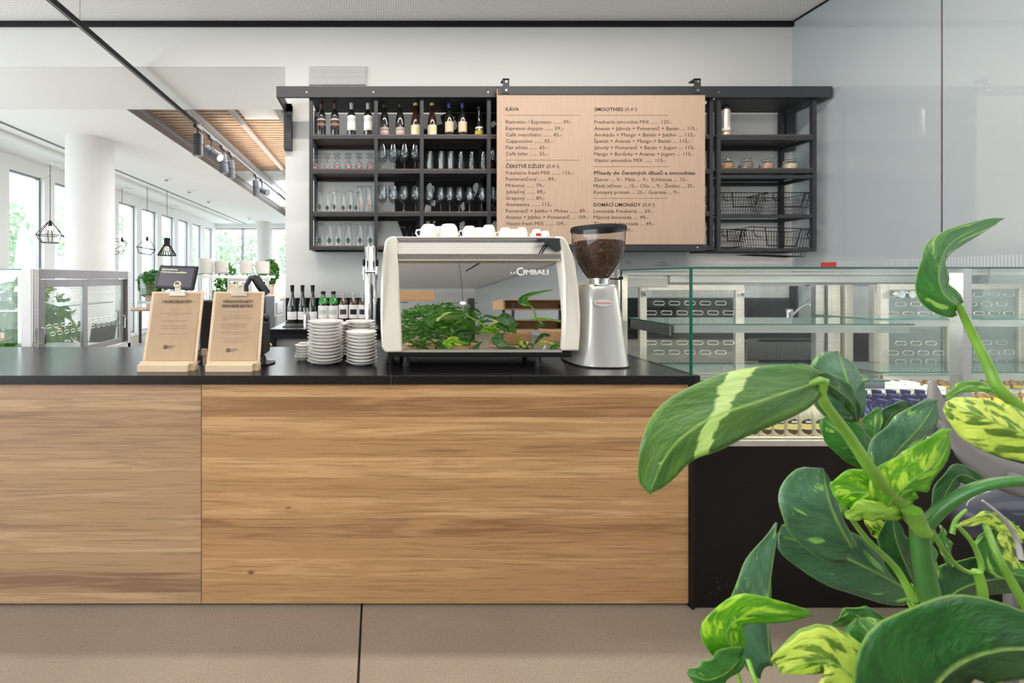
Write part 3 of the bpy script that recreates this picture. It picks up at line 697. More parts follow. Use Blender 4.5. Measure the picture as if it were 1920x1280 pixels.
# black clad base of the glass case
bc = thing('case_plinth', 'black clad base under the glass display case right of the oak counter', 'cabinet', (2.4, 1.7, 0))
MB().box(1.2815, 1.294, 1.655, 1.70, .0, .915).build('end_trim', M['black'], bc)
MB().box(1.294, 3.79, 1.662, 1.69, .004, .664).build('front_panel', M['blackpanel'], bc)
MB().box(1.30, 3.79, 1.69, 2.7, 0, .66).build('carcass', M['black'], bc)
m = MB(); rs = random.Random(2)
for i in range(8):
    x = 1.36+rs.uniform(0, .075); z = .075+rs.uniform(-.02, .035); w = rs.uniform(.002, .006); m.box(x, x+w, 1.6615, 1.6622, z, z+rs.uniform(.003, .016))
m.build('scuff_mark', M['black_metal'], bc)['kind'] = 'stuff'
MB().box(1.294, 3.79, 1.655, 1.70, .665, .690).build('steel_lip', M['steelwarm'], bc, bevel=.003)
MB().box(1.33, 3.79, 1.70, 2.70, .66, .668).build('deck', M['steelwarm'], bc)

def pane(m, x0, x1, y0, y1, z0, z1, parent, name='glass_pane', edge=True):
    d = (x1-x0, y1-y0, z1-z0); k = d.index(min(d)); b = MB().box(x0, x1, y0, y1, z0, z1)
    ax = {0: (3, 5), 1: (2, 4), 2: (0, 1)}[k]; b.m = [0 if i in ax else 1 for i in range(6)]
    return b.build(name, [m, M['edge'] if edge else m], parent)
# glass display case
GZ = 1.390; CX = 1.286
gc = thing('glass_display_case', 'empty two tier glass display case with steel frame right of the grinder', 'display case', (2.4, 1.9, .95))
pane(M['case_glass'], CX, 3.79, 1.665, 2.16, GZ, GZ+.008, gc, 'top_glass')
pane(M['case_glass'], CX, CX+.008, 1.675, 2.15, ZT, GZ, gc, 'side_glass')
pane(M['case_glass'], CX+.008, 2.425, 1.667, 1.675, ZT+.001, GZ, gc, 'front_glass')
pane(M['case_glass'], 1.318, 2.425, 1.667, 1.675, .692, ZT-.001, gc, 'front_glass')
pane(M['case_glass'], 2.435, 3.79, 1.667, 1.675, .692, GZ, gc, 'front_glass', edge=False)
MB().box(PX(1806, 1.66), PX(1822, 1.66), 1.66, 1.70, .692, GZ).build('front_post', M['steel'], gc)
MB().box(1.272, 1.302, 2.15, 2.185, ZT, 1.395).build('corner_post', M['steel'], gc, bevel=.003)
MB().box(1.302, 1.325, 2.152, 2.17, ZT, 1.38).build('inner_rail', M['steelwarm'], gc)
m = MB()
for z in (1.35, 1.25, 1.05): m.box(1.305, 1.312, 2.147, 2.152, z, z+.03)
# rear rail and door set
MB().box(PX(1253, 2.55), PX(1735, 2.55), 2.53, 2.58, PZ(530, 2.55), PZ(516, 2.55)).build('rear_rail', M['steel'], gc, bevel=.004)
MB().box(PX(1253, 2.55), 3.79, 2.55, 2.62, PZ(536, 2.55), PZ(530.5, 2.55)).build('rear_track', M['darksteel'], gc)
MB().box(1.31, 3.79, 2.52, 2.60, 1.372, 1.388).build('top_rail', M['steelwarm'], gc)
MB().box(1.34, PX(1253, 2.3), 2.3, 2.5, 1.30, 1.36).build('lamp_box', M['greycab'], gc, bevel=.006)
def oval(m, cx, y, cz, w, h, r):
    pts = []
    for i in range(12):
        a = 2*pi*i/12+.001; pts.append((cx+(w/2-h/2)*(1 if cos(a) > 0 else -1)+h/2*cos(a), y, cz+h/2*sin(a)))
    m.tube(pts, r, 4, closed=True)
def door(parent, x0, x1, y, z0, z1, fw, rows, pitch, knobs, label=None):
    d = MB(); d.box(x0, x0+fw, y-.012, y+.012, z0, z1); d.box(x1-fw, x1, y-.012, y+.012, z0, z1); d.box(x0+fw, x1-fw, y-.012, y+.012, z1-fw*.8, z1); d.box(x0+fw, x1-fw, y-.012, y+.012, z0, z0+fw*.5)
    f = d.build('sliding_door', M['steelwarm'], parent, bevel=.003)
    MB().box(x0+fw, x1-fw, y-.003, y+.003, z0+fw*.5, z1-fw*.8).build('door_glass', M['case_glass'], f)
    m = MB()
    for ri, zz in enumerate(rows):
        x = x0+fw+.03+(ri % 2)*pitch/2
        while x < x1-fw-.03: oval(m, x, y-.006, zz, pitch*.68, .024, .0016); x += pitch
    m.build('slot_reflections', M['ringreflex'], f)['kind'] = 'stuff'  # reflections of slotted supports, modelled as raised oval outlines
    for kx, kz in knobs:
        MB().tube([(kx, y-.012, kz), (kx, y-.035, kz), (kx, y-.036, kz), (kx, y-.055, kz)], [.010, .010, .021, .021], 16).build('knob', M['chrome'], f, smooth=True)
yd = 2.50
rows = [PZ(p, yd) for p in (550, 568, 586, 603, 642, 660)]
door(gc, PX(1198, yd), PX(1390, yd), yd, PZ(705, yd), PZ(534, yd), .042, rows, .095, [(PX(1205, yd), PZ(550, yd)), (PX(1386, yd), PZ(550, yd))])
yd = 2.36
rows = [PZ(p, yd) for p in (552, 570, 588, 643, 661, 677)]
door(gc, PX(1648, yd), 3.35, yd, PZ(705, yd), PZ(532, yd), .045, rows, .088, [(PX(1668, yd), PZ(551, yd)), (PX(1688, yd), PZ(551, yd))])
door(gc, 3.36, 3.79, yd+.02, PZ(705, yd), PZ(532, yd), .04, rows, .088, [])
for x0, x1, y in ((1392, 1396, 2.5), (1530, 1547, 2.5), (1550, 1560, 2.5), (1562, 1576, 2.46), (1586, 1600, 2.45), (1640, 1648, 2.44)):
    MB().box(PX(x0, y), PX(x1, y), y, y+.03, PZ(705, y), PZ(534, y)).build('upright', M['steel' if x0 in (1530, 1550) else 'steelwarm'], gc, bevel=.002)
MB().box(1.33, 3.79, 2.60, 2.63, .668, .70).build('rear_sill', M['steelwarm'], gc)
# glass shelves
def shelf(x0, x1, y0, y1, z):
    s = pane(M['case_glass'], x0, x1, y0, y1, z-.006, z, gc, 'glass_shelf')
    MB().box(x0+.03, x1-.01, y0+.012, y0+.024, z-.042, z-.008).build('shelf_rail', M['steel'], s)
    MB().box(x0+.012, x0+.022, y0+.02, y1, z-.055, z-.008).build('bracket', M['darksteel'], s)
shelf(1.31, 2.41, 1.82, 2.12, PZ(607, 1.82))
shelf(2.50, 3.78, 2.06, 2.34, PZ(597, 2.06))
shelf(1.42, 2.40, 1.90, 2.30, PZ(713, 1.90))
shelf(2.60, 3.78, 2.10, 2.36, PZ(697, 2.10))

# bottles and jars on the case deck
DZ = .668
def soda(lab, x, y, z, first=[None]):
    if first[0] is None:
        t = thing('soda_bottle', lab, 'bottle', (0, 0, 0), 'soda bottles with oval labels in the display case')
        MB().lathe([(.028, 0), (.030, .01), (.030, .095), (.026, .115), (.013, .145), (.012, .168)], (0, 0, 0), 16).build('body', M['glassbeige'], t, smooth=True)
        MB().lathe([(.014, .166), (.015, .170), (.015, .180), (.001, .182)], (0, 0, 0), 14).build('cap', M['creamlabel'], t)
        def lab_(zf, wf, r, mm, nm, z0):
            m = MB(); m.grid(lambda u, v: ((r)*sin((u-.5)*2*.9*math.sqrt(max(0, 1-(2*v-1)**2))*wf), -(r)*cos((u-.5)*2*.9*math.sqrt(max(0, 1-(2*v-1)**2))*wf), z0+(v-.5)*zf), 8, 10); return m.build(nm, mm, t, smooth=True)
        lab_(.070, 1.0, .0305, M['ink'], 'oval_label', .052)
        m = MB(); m.grid(lambda u, v: (.0312*sin((u-.5)*1.72), -.0312*cos((u-.5)*1.72), .040+.024*v), 8, 1); m.build('label_band', M['yellowlabel'], t)
        m = MB(); m.grid(lambda u, v: (.0312*sin((u-.5)*.8), -.0312*cos((u-.5)*.8), .069+.008*v), 4, 1); m.build('label_mark', M['white'], t)
        first[0] = t; t.location = (x, y, z); return t
    return dup(first[0], (x, y, z), lab)
M['glassbeige'] = mat('cloudy_lemonade_glass', (.62, .56, .42, 1), .12, coat=1, noise=(8, .12))
M['yellowlabel'] = mat('pale_yellow_label', (.80, .68, .25, 1), .6)
M['purple'] = mat('violet_label', (.022, .014, .10, 1), .4, noise=(60, .6))
fx = [1404, 1433, 1451, 1479, 1504, 1529, 1552]
fx = [1380, 1404, 1428, 1452, 1477, 1503, 1529, 1554]
for r in range(3):
    for i, x in enumerate(fx):
        yy = 1.755+.085*r; soda('pale bottle with oval yellow label, %s, %s row in case' % (nth(i, len(fx)), ['front', 'middle', 'back'][r]), PX(x, 1.755)+.012*r, yy, DZ)
def bluebottle(lab, x, y, z, first=[None]):
    if first[0] is None:
        t = thing('blue_bottle', lab, 'bottle', (0, 0, 0), 'dark blue bottles in the display case')
        MB().lathe([(.027, 0), (.029, .008), (.029, .095), (.024, .115), (.014, .13), (.014, .14)], (0, 0, 0), 14).build('body', M['blueglass'], t, smooth=True)
        MB().lathe([(.0145, .138), (.016, .14), (.016, .156), (.001, .157)], (0, 0, 0), 12).build('cap', M['purple'], t)
        MB().lathe([(.0293, .03), (.0293, .08)], (0, 0, 0), 10, -pi/2-.9, -pi/2+.9).build('label', M['purple'], t)
        first[0] = t; t.location = (x, y, z); return t
    return dup(first[0], (x, y, z), lab)
k = 0
for r in range(3):
    for i in range(9):
        bluebottle('small dark blue bottle, %s, %s row in case' % (nth(i, 9), ['front', 'middle', 'back'][r]), PX(1578, 1.80)+.068*i+.012*r, 1.765+.075*r, DZ)
def capbottle(lab, x, y, z, first=[None]):
    if first[0] is None:
        t = thing('capped_bottle', lab, 'bottle', (0, 0, 0), 'white capped bottles in the display case')
        MB().lathe([(.034, 0), (.037, .008), (.037, .095), (.033, .108), (.028, .112), (.028, .12)], (0, 0, 0), 16).build('body', M['blueglass'], t, smooth=True)
        MB().lathe([(.032, .116), (.034, .120), (.034, .131), (.0325, .133), (.034, .136), (.033, .152), (.001, .155)], (0, 0, 0), 18).build('cap', M['whiteplastic'], t, smooth=True)
        MB().lathe([(.0376, .062), (.0376, .095)], (0, 0, 0), 14, -pi/2-1.2, -pi/2+1.2).build('label', M['white'], t)
        first[0] = t; t.location = (x, y, z); return t
    return dup(first[0], (x, y, z), lab)
for r in range(2):
    for i, x in enumerate((1630, 1660, 1691, 1721, 1752)):
        capbottle('white capped dark bottle, %s, %s row in case' % (nth(i, 5), ['near', 'rear'][r]), PX(x, 2.0)-.012*r, 2.0+.085*r, DZ)
def jar(lab, x, y, z, first=[None]):
    if first[0] is None:
        t = thing('preserve_jar', lab, 'jar', (0, 0, 0), 'yellow labelled jars in the display case')
        MB().lathe([(.030, 0), (.033, .006), (.033, .065), (.027, .078), (.027, .082)], (0, 0, 0), 14).build('body', M['jamglass'], t, smooth=True)
        MB().lathe([(.029, .08), (.030, .084), (.030, .096), (.001, .098)], (0, 0, 0), 14).build('lid', M['steelwarm'], t)
        MB().lathe([(.0336, .015), (.0336, .058)], (0, 0, 0), 10, -pi/2-1, -pi/2+1).build('label', M['yellow'], t)
        first[0] = t; t.location = (x, y, z); return t
    return dup(first[0], (x, y, z), lab)
M['jamglass'] = mat('amber_preserve', (.30, .17, .07, 1), .1, coat=1, noise=(40, .6))
tray = MB().box(PX(1640, 2.3), 3.78, 2.22, 2.42, DZ, DZ+.03).build('display_riser', M['steelwarm'], None, base=(3.2, 2.3, DZ)); tag(tray, 'low steel riser under the yellow labelled jars in the case', 'riser')
for i in range(12): jar('small yellow labelled jar, %s on the rear riser' % nth(i, 12), PX(1652, 2.3)+.080*i, 2.28, DZ+.03)
for i in range(9):
    jar('small yellow labelled jar, %s in front of the rear riser' % nth(i, 9), PX(1780, 2.1)+.085*i*.9+.0, 2.15, DZ)

# kitchen back counter
bk = thing('back_counter', 'black topped back counter along the rear wall', 'counter', (1.5, 3.4, 0))
MB().box(-.813, 3.79, 3.05, 3.72, .935, .969).build('counter_top', M['granite'], bk, bevel=.002)
MB().box(-.813, 3.79, 3.052, 3.08, .900, .9345).build('apron', M['black'], bk)
MB().box(-.813, -.77, 3.052, 3.7, .0, .90).build('end_panel', M['black'], bk)
MB().box(-.77, 2.9, 3.09, 3.7, .0, .90).build('cabinet_body', M['greycab'], bk)
MB().box(2.9, 3.79, 3.09, 3.7, .0, .90).build('cabinet_body', M['black'], bk)
MB().box(PX(1405, 3.05), PX(1527, 3.05), 3.07, 3.10, PZ(675, 3.07), PZ(641, 3.07)).build('steel_drawer', M['darksteel'], bk, bevel=.004)
MB().box(PX(1405, 3.05), PX(1527, 3.05), 3.06, 3.09, PZ(636, 3.07), PZ(629, 3.07)).build('drawer_rail', M['darksteel'], bk)
MB().box(-.846+.01, PX(1486, 3.7), 3.69, 3.72, .969, 1.174).build('splashback', M['blackgloss'], bk)
MB().box(PX(1488, 3.68), 3.79, 3.66, 3.72, .969, PZ(534, 3.68)).build('splashback', M['black'], bk)
MB().box(2.93, 3.79, 3.058, 3.62, .9691, .976).build('steel_worktop', M['steelwarm'], bk)
# sink tap
yt = 3.5; t = thing('sink_tap', 'chrome mixer tap against the black splashback behind the case', 'tap', (PX(1480, yt), yt, .976))
MB().cyl((PX(1479, yt), yt, .976), (PX(1479, yt), yt, PZ(585, yt)+.0), .026, n=14).build('tap_body', M['chrome'], t, smooth=True)
MB().sphere((PX(1479, yt), yt, PZ(585, yt)+.005), .028, 12, 8).build('tap_dome', M['chrome'], t, smooth=True)
MB().tube([at(1484, 592, yt), at(1500, 576, yt), at(1508, 571, yt), at(1518, 570, yt), at(1519, 574, yt)], [.009, .010, .012, .013, .012], 10).build('spout', M['chrome'], t, smooth=True)
MB().tube([at(1479, 583, yt), at(1486, 580, yt)], .006, 8).build('lever', M['chrome'], t)
# notice sheets on the wall under the menu board
t = thing('wall_notice', 'pale glossy notice sheet on the wall under the menu board', 'notice', at(1225, 490, 3.70))
MB().box(PX(1166, 3.7), PX(1288, 3.7), 3.695, 3.70, PZ(512, 3.7), PZ(468, 3.7)).build('sheet', mat('pale_blue_grey_sheet', (.46, .47, .50, 1), .25), t)
for p0, p1, yy in ((1172, 1184, 490), (1174, 1186, 494), (1236, 1250, 492), (1228, 1258, 497)): MB().box(PX(p0, 3.69), PX(p1, 3.69), 3.693, 3.695, PZ(yy+.5, 3.69), PZ(yy-.3, 3.69)).build('printed_line', M['ink'], t)

# ================================================================ BAR SHELF
YF, YK = 3.40, 3.70
def SX(p): return PX(p, YF)
def SZ(p): return PZ(p, YF)
# header beam with returns
t = thing('shelf_beam', 'long black steel beam carrying the bar shelves', 'beam', (SX(1040), 3.4, SZ(172)))
yb0 = 3.37
MB().box(PX(518, yb0), PX(1561, yb0), yb0, yb0+.02, PZ(182, yb0), PZ(161.5, yb0)).build('front_beam', M['black_metal'], t)
MB().box(PX(518, yb0), PX(1561, yb0), yb0+.02, yb0+.06, PZ(163, yb0), PZ(161.5, yb0)).build('top_flange', M['black_metal'], t)
for s_, x in ((0, PX(518, yb0)), (1, PX(1561, yb0)-.02)):
    MB().box(x, x+.02, yb0+.02, 3.715, PZ(182, yb0), PZ(161.5, yb0)).build('side_return', M['black_metal'], t)
MB().box(PX(533, 3.68), PX(547, 3.68), 3.66, 3.719, PZ(281, 3.68), PZ(196, 3.68)).build('wall_bracket', M['black_metal'], t)
MB().box(PX(518, yb0), PX(547, 3.68), 3.66, 3.719, PZ(196, 3.68), PZ(182, yb0)).build('wall_bracket', M['black_metal'], t)
MB().box(PX(1471, 3.68), PX(1487, 3.68), 3.66, 3.719, PZ(283, 3.68), PZ(182, 3.68)).build('wall_bracket', M['black_metal'], t)
for x in (575, 700, 915, 1347): MB().cyl((PX(x, yb0), yb0-.004, PZ(173, yb0)), (PX(x, yb0), yb0, PZ(173, yb0)), .006, n=8).build('bolt', M['steel'], t)
def rack(name, lab, x0, x1, posts, levels, boards, loc, bottom):
    t = thing(name, lab, 'shelf', loc)
    z0, z1 = SZ(bottom), SZ(182)
    w = .030
    for p in posts:
        MB().box(SX(p)-w/2, SX(p)+w/2, YF, YF+w, z0, z1).build('post', M['black_metal'], t)
        MB().box(SX(p)-w/2, SX(p)+w/2, YK-w, YK, z0, z1).build('post', M['black_metal'], t)
        for (a, b) in levels: MB().box(SX(p)-w/2, SX(p)+w/2, YF+w, YK-w, SZ(b), SZ(b)+w).build('side_bar', M['black_metal'], t)
    for (a, b) in levels:
        MB().box(x0+w/2, x1-w/2, YF+.001, YF+w-.001, SZ(b), SZ(a)).build('front_bar', M['black_metal'], t)
        MB().box(x0+w/2, x1-w/2, YK-w+.001, YK-.001, SZ(b), SZ(a)).build('rear_bar', M['black_metal'], t)
        if (a, b) in boards: MB().box(x0+w/2, x1-w/2, YF+.004, YK-.004, SZ(a), SZ(a)+.011).build('shelf_board', M['walnut'], t)
    return t
LV = [(254, 260), (318.5, 325), (398.5, 405), (463, 468)]
rk = rack('bar_shelf', 'tall black steel shelf of bottles and glasses left of the menu', SX(583), SX(1334), [583, 705, 791, 917, 1075, 1205, 1334], LV, LV, (SX(900), 3.55, SZ(468)), 468)
MB().box(SX(583), SX(1334), YF+.01, YK, SZ(184), SZ(182)).build('top_board', M['black_metal'], rk)
LR = [(254, 262), (317, 324), (328, 334), (402, 408), (465, 471)]
rk2 = rack('side_shelf', 'open black steel shelf with jars and baskets right of the menu', SX(1348), SX(1528), [1348, 1528], LR, LR[:2], (SX(1440), 3.55, SZ(471)), 471)
MB().box(SX(1348), SX(1528), YF+.01, YK, SZ(184), SZ(182)).build('top_board', M['black_metal'], rk2)
for p in (252, 317, 332, 405, 466): MB().box(SX(1336), SX(1346), YF+.005, YF+.02, SZ(p+3), SZ(p)).build('link_bar', M['black_metal'], rk2)
# black wall graphic behind the glasses
ye = 3.712
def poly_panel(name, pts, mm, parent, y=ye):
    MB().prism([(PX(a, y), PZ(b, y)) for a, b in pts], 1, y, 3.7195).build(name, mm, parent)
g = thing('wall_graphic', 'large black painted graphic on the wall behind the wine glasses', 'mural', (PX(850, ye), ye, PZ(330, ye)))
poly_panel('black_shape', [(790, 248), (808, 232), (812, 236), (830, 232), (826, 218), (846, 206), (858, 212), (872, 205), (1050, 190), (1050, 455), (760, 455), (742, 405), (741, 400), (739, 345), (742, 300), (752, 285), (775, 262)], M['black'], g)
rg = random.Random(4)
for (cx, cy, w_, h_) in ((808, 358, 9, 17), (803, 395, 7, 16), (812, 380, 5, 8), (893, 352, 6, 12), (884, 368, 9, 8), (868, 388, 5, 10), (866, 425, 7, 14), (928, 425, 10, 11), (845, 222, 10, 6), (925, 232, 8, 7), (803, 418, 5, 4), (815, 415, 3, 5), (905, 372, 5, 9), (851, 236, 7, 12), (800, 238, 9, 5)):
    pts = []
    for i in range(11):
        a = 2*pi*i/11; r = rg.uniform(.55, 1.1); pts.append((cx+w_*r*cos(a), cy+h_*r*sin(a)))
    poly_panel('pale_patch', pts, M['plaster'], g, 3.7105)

# ---- bottles on the top shelf
def bottle(name, lab, x, y, z, body, labels, cap, prof, capz, group, s=1.0):
    t = thing(name, lab, 'bottle', (x, y, z), group)
    MB().lathe([(r*s, h*s) for r, h in prof], (x, y, z), 24).build('body', body, t, smooth=True, ang=60)
    if cap:
        top = prof[-1]; rr = top[0]
        MB().lathe([((rr+.0012)*s, capz*s), ((rr+.0015)*s, (top[1]-.02)*s), ((rr+.003)*s, (top[1]-.018)*s), ((rr+.003)*s, top[1]*s), (.001, (top[1]+.001)*s)], (x, y, z), 18).build('capsule', cap, t, smooth=True)
    R = max(r for r, h in prof)
    for i, (a, b, mm, off, *wd) in enumerate(labels):
        wd = wd[0] if wd else 1.25
        MB().lathe([((R+.0006+off)*s, a*s), ((R+.0006+off)*s, b*s)], (x, y, z), 14, -pi/2-wd, -pi/2+wd).build('label' if i == 0 else 'label_band', mm, t, smooth=True)
    return t
BORD = [(.034, 0), (.0375, .006), (.0375, .185), (.034, .205), (.020, .228), (.0145, .240), (.0140, .300)]
BURG = [(.036, 0), (.040, .006), (.040, .150), (.034, .185), (.022, .225), (.0150, .250), (.0140, .295)]
SLOP = [(.038, 0), (.041, .006), (.041, .130), (.033, .175), (.022, .215), (.0145, .24), (.0145, .300)]
HOCK = [(.036, 0), (.038, .006), (.038, .150), (.030, .195), (.018, .24), (.0145, .265), (.0145, .30)]
zb = SZ(254)+.011; yb = 3.50
specs = [(603, 'A', 'first'), (628, 'A', 'second'), (659, 'B', 'left'), (690, 'B', 'right'), (721, 'C', 'left'), (750, 'C', 'right'), (779, 'D', 'left'), (810, 'D', 'right'), (842, 'E', 'left'), (867, 'E', 'right')]
for x, k, w_ in specs:
    X = PX(x, yb)
    if k == 'A': bottle('wine_bottle', '%s wine bottle with brown label and maroon capsule from the left' % w_, X, yb, zb, M['darkglass'], [(.095, .185, M['brownlabel'], 0), (.102, .116, M['orangelabel'], .0004), (.148, .156, M['white'], .0004)], M['maroon'], BORD, .245, 'brown labelled wine bottles')
    if k == 'B': bottle('wine_bottle', '%s bottle of the pair with tall white label and pale grey capsule' % w_, X, yb, zb, M['darkglass'], [(.060, .185, M['white'], 0), (.063, .073, M['creamlabel'], .0004), (.135, .165, M['silvercap'], .0004)], M['silvercap'], BORD, .245, 'white labelled wine bottles')
    if k == 'C': bottle('wine_bottle', '%s black bottle of the pair with low taupe label' % w_, X, yb, zb, M['darkglass'], [(.010, .085, M['greylabel'], 0), (.045, .049, M['white'], .0004), (.060, .064, M['brownlabel'], .0004)], M['blackcap'], BURG, .26, 'taupe labelled wine bottles')
    if k == 'D': bottle('wine_bottle', '%s sloping brown bottle of the pair with cream label and yellow capsule' % w_, X, yb, zb, M['brownglass'], [(.010, .105, M['creamlabel'], 0), (.048, .072, M['yellowcap'], .0004, .45)], M['yellowcap'], SLOP, .28, 'cream labelled wine bottles')
    if k == 'E': bottle('wine_bottle', '%s bottle of the pair with tan label and navy capsule' % w_, X, yb, zb, M['darkglass'], [(.045, .135, M['tanlabel'], 0), (.148, .168, M['greycab'], -.004)], M['bluecap'], HOCK, .24, 'tan labelled wine bottles')
t = bottle('liqueur_bottle', 'slender bottle with yellow and black band at the right of the top shelf', PX(898, yb), yb, zb, M['darkglass'], [(.018, .060, M['yellow'], 0), (.075, .09, M['white'], -.004)], M['blackcap'], [(.026, 0), (.036, .02), (.038, .05), (.028, .09), (.013, .15), (.012, .20), (.014, .21), (.014, .27)], .25, None)
m = MB()
for i in range(7):
    a = -pi/2-1.0+i*.33; m.tube([(PX(898, yb)+.0395*cos(a), yb+.0395*sin(a), zb+.02), (PX(898, yb)+.0395*cos(a+.3), yb+.0395*sin(a+.3), zb+.058)], .0015, 4); m.tube([(PX(898, yb)+.0395*cos(a+.3), yb+.0395*sin(a+.3), zb+.02), (PX(898, yb)+.0395*cos(a), yb+.0395*sin(a), zb+.058)], .0015, 4)
m.build('net', M['black'], t)['kind'] = 'stuff'

# ---- glassware
def glassware(name, cat, prof, group, extra=None, n=20):
    t = thing(name, 'x', cat, (0, 0, -30), group)
    MB().lathe(prof, (0, 0, -30), n).build('glass', M['glassware'], t, smooth=True, ang=60)
    if extra: extra(t)
    return [t, False]
def put(g, loc, lab, scale=None, rotz=0):
    if not g[1]:
        g[1] = True; g[0].location = loc; g[0]['label'] = lab
        if scale: g[0].scale = scale
        g[0].rotation_euler = (0, 0, rotz); return g[0]
    return dup(g[0], loc, lab, rotz, scale=scale or (1, 1, 1))
WG = [(.033, 0), (.034, .002), (.010, .005), (.0045, .012), (.0042, .085), (.010, .094), (.032, .112), (.043, .135), (.0435, .150), (.039, .185), (.033, .225), (.0322, .225), (.038, .185), (.0425, .150), (.042, .136), (.031, .114), (.001, .098)]
wine = glassware('wine_glass', 'glass', WG, 'stemmed wine glasses on the bar shelf')
zs2 = SZ(318.5)+.011; zs3 = SZ(398.5)+.011; zs4 = SZ(463)+.011
fr = [717, 737, 758, 778]
for r, yy in enumerate((3.47, 3.58)):
    for i, x in enumerate(fr): put(wine, (PX(x, yy)+.004*r, yy, zs2), '%s wine glass, %s row, second shelf middle bay' % (nth(i, 4), ['front', 'rear'][r]))
for r, yy in enumerate((3.47, 3.58)):
    for i, x in enumerate([716, 737, 757, 779]): put(wine, (PX(x, yy)+.004*r, yy, zs3), '%s wine glass, %s row, third shelf middle bay' % (nth(i, 4), ['front', 'rear'][r]))
for r, yy in enumerate((3.47, 3.58)):
    for i, x in enumerate([805, 826, 843, 861, 880, 903]): put(wine, (PX(x, yy)+.004*r, yy, zs3), '%s wine glass, %s row, third shelf beside menu' % (nth(i, 6), ['front', 'rear'][r]), scale=(.92, .92, .95))
for i, x in enumerate([923, 931]): put(wine, (PX(x+.5, 3.5+.07*i), 3.5+.07*i, zs2), 'wine glass on the second shelf just left of the menu, %s' % ['nearer', 'farther'][i], scale=(.7, .7, .86))
for i, x in enumerate([924, 932, 928]): put(wine, (PX(x, 3.46+.07*i), 3.46+.07*i, zs3), 'wine glass on the third shelf at the menu edge, %s in depth' % ORD[i], scale=(.6, .6, .95))
tumbler = glassware('tumbler', 'glass', [(.030, 0), (.031, .002), (.034, .155), (.033, .155), (.029, .012), (.001, .011)], 'straight tumblers on the second shelf')
for r, yy in enumerate((3.46, 3.54, 3.62)):
    for i, x in enumerate([806, 827, 845]): put(tumbler, (PX(x, yy), yy, zs2), '%s straight tumbler, %s row, second shelf' % (nth(i, 3), ['front', 'middle', 'back'][r]))
cone = glassware('highball_glass', 'glass', [(.024, .16), (.025, .158), (.034, .002), (.033, .001), (.023, .145), (.001, .147)], 'upturned highball glasses on the second shelf')
for r, yy in enumerate((3.47, 3.56)):
    for i, x in enumerate([864, 884, 906]): put(cone, (PX(x, yy), yy, zs2), '%s tapered highball glass, %s row, second shelf' % (nth(i, 3), ['front', 'rear'][r]))
def redprint(t):
    MB().lathe([(.0300, .038), (.0302, .046)], (0, 0, -30), 8, -pi/2-.6, -pi/2+.6).build('red_print', M['red'], t)
gob = glassware('goblet', 'glass', [(.026, .002), (.030, .04), (.026, .066), (.008, .082), (.005, .095), (.005, .115), (.012, .128), (.032, .142), (.033, .144), (.001, .146)], 'upturned goblets with red print', redprint)
for r, yy in enumerate((3.47, 3.57)):
    for i, x in enumerate([592, 613, 632, 653, 673, 694]): put(gob, (PX(x, yy), yy, zs2), '%s red printed upturned goblet, %s row, second shelf' % (nth(i, 6), ['front', 'rear'][r]))
def badge(zc):
    def f(t):
        o_ = MB(); R = .0378
        def W_(u, v): return (R*sin(u), -R*cos(u), -30+zc+v)
        o_.grid(lambda a, b: W_(.66*(2*a-1), .027*(2*b-1)*(1-abs(2*a-1))), 8, 2); o_.build('diamond_badge', M['diamond'], t)
        o2 = MB(); R2 = .0388; o2._add([(R2*sin(-.42), -R2*cos(.42), -30+zc-.004), (R2*sin(.42), -R2*cos(.42), -30+zc-.004), (R2*sin(.42), -R2*cos(.42), -30+zc+.003), (R2*sin(-.42), -R2*cos(.42), -30+zc+.003)], [(0, 1, 2, 3)]); o2.build('badge_band', M['creamlabel'], t)
    return f
bg1 = glassware('beer_glass', 'glass', [(.035, .001), (.036, .05), (.031, .11), (.023, .165), (.022, .175), (.030, .186), (.031, .196), (.001, .198)], 'upturned beer glasses with diamond badge', badge(.046))
for i, x in enumerate([600, 613, 627, 643, 657, 668]): put(bg1, (PX(x, 3.46+.012*(i % 2)), 3.46+.05*(i % 2), zs3), '%s upturned beer glass with diamond badge on the third shelf' % nth(i, 6), scale=(.8, .8, .93))
for i, x in enumerate([600, 618, 635, 653, 675, 694]): put(bg1, (PX(x, 3.46), 3.46, zs4), '%s upturned beer glass with diamond badge on the bottom shelf' % nth(i, 6), scale=(1, 1, 1.0))
for i, x in enumerate([]): put(bg1, (PX(x, 3.58), 3.58, zs4), '%s upturned beer glass in the rear row of the bottom shelf' % nth(i, 5))
def goldprint(t):
    MB().lathe([(.0345, .045), (.0345, .050)], (0, 0, -30), 8, -pi/2-.9, -pi/2+.9).build('gold_band', M['orangelabel'], t); MB().lathe([(.0335, .06), (.031, .10)], (0, 0, -30), 4, -pi/2-.2, -pi/2+.2).build('gold_print', M['orangelabel'], t)
bg2 = glassware('tall_beer_glass', 'glass', [(.033, .001), (.034, .05), (.031, .12), (.024, .18), (.020, .200), (.028, .215), (.032, .222), (.001, .224)], 'tall upturned glasses with gold print', goldprint)
for i, x in enumerate([675, 691]): put(bg2, (PX(x, 3.46), 3.46, zs3), '%s tall upturned glass with gold print on the third shelf' % ['left', 'right'][i])
cham = glassware('coupe_glass', 'glass', [(.030, .001), (.036, .03), (.030, .055), (.006, .07), (.0045, .08), (.0045, .155), (.012, .16), (.034, .167), (.001, .170)], 'upturned stemmed glasses on the bottom shelf')
for i, x in enumerate([753, 763, 774, 783]): put(cham, (PX(x, 3.47+.05*(i % 2)), 3.47+.06*(i % 2), zs4), '%s upturned stemmed glass on the bottom shelf behind the cups' % nth(i, 4))

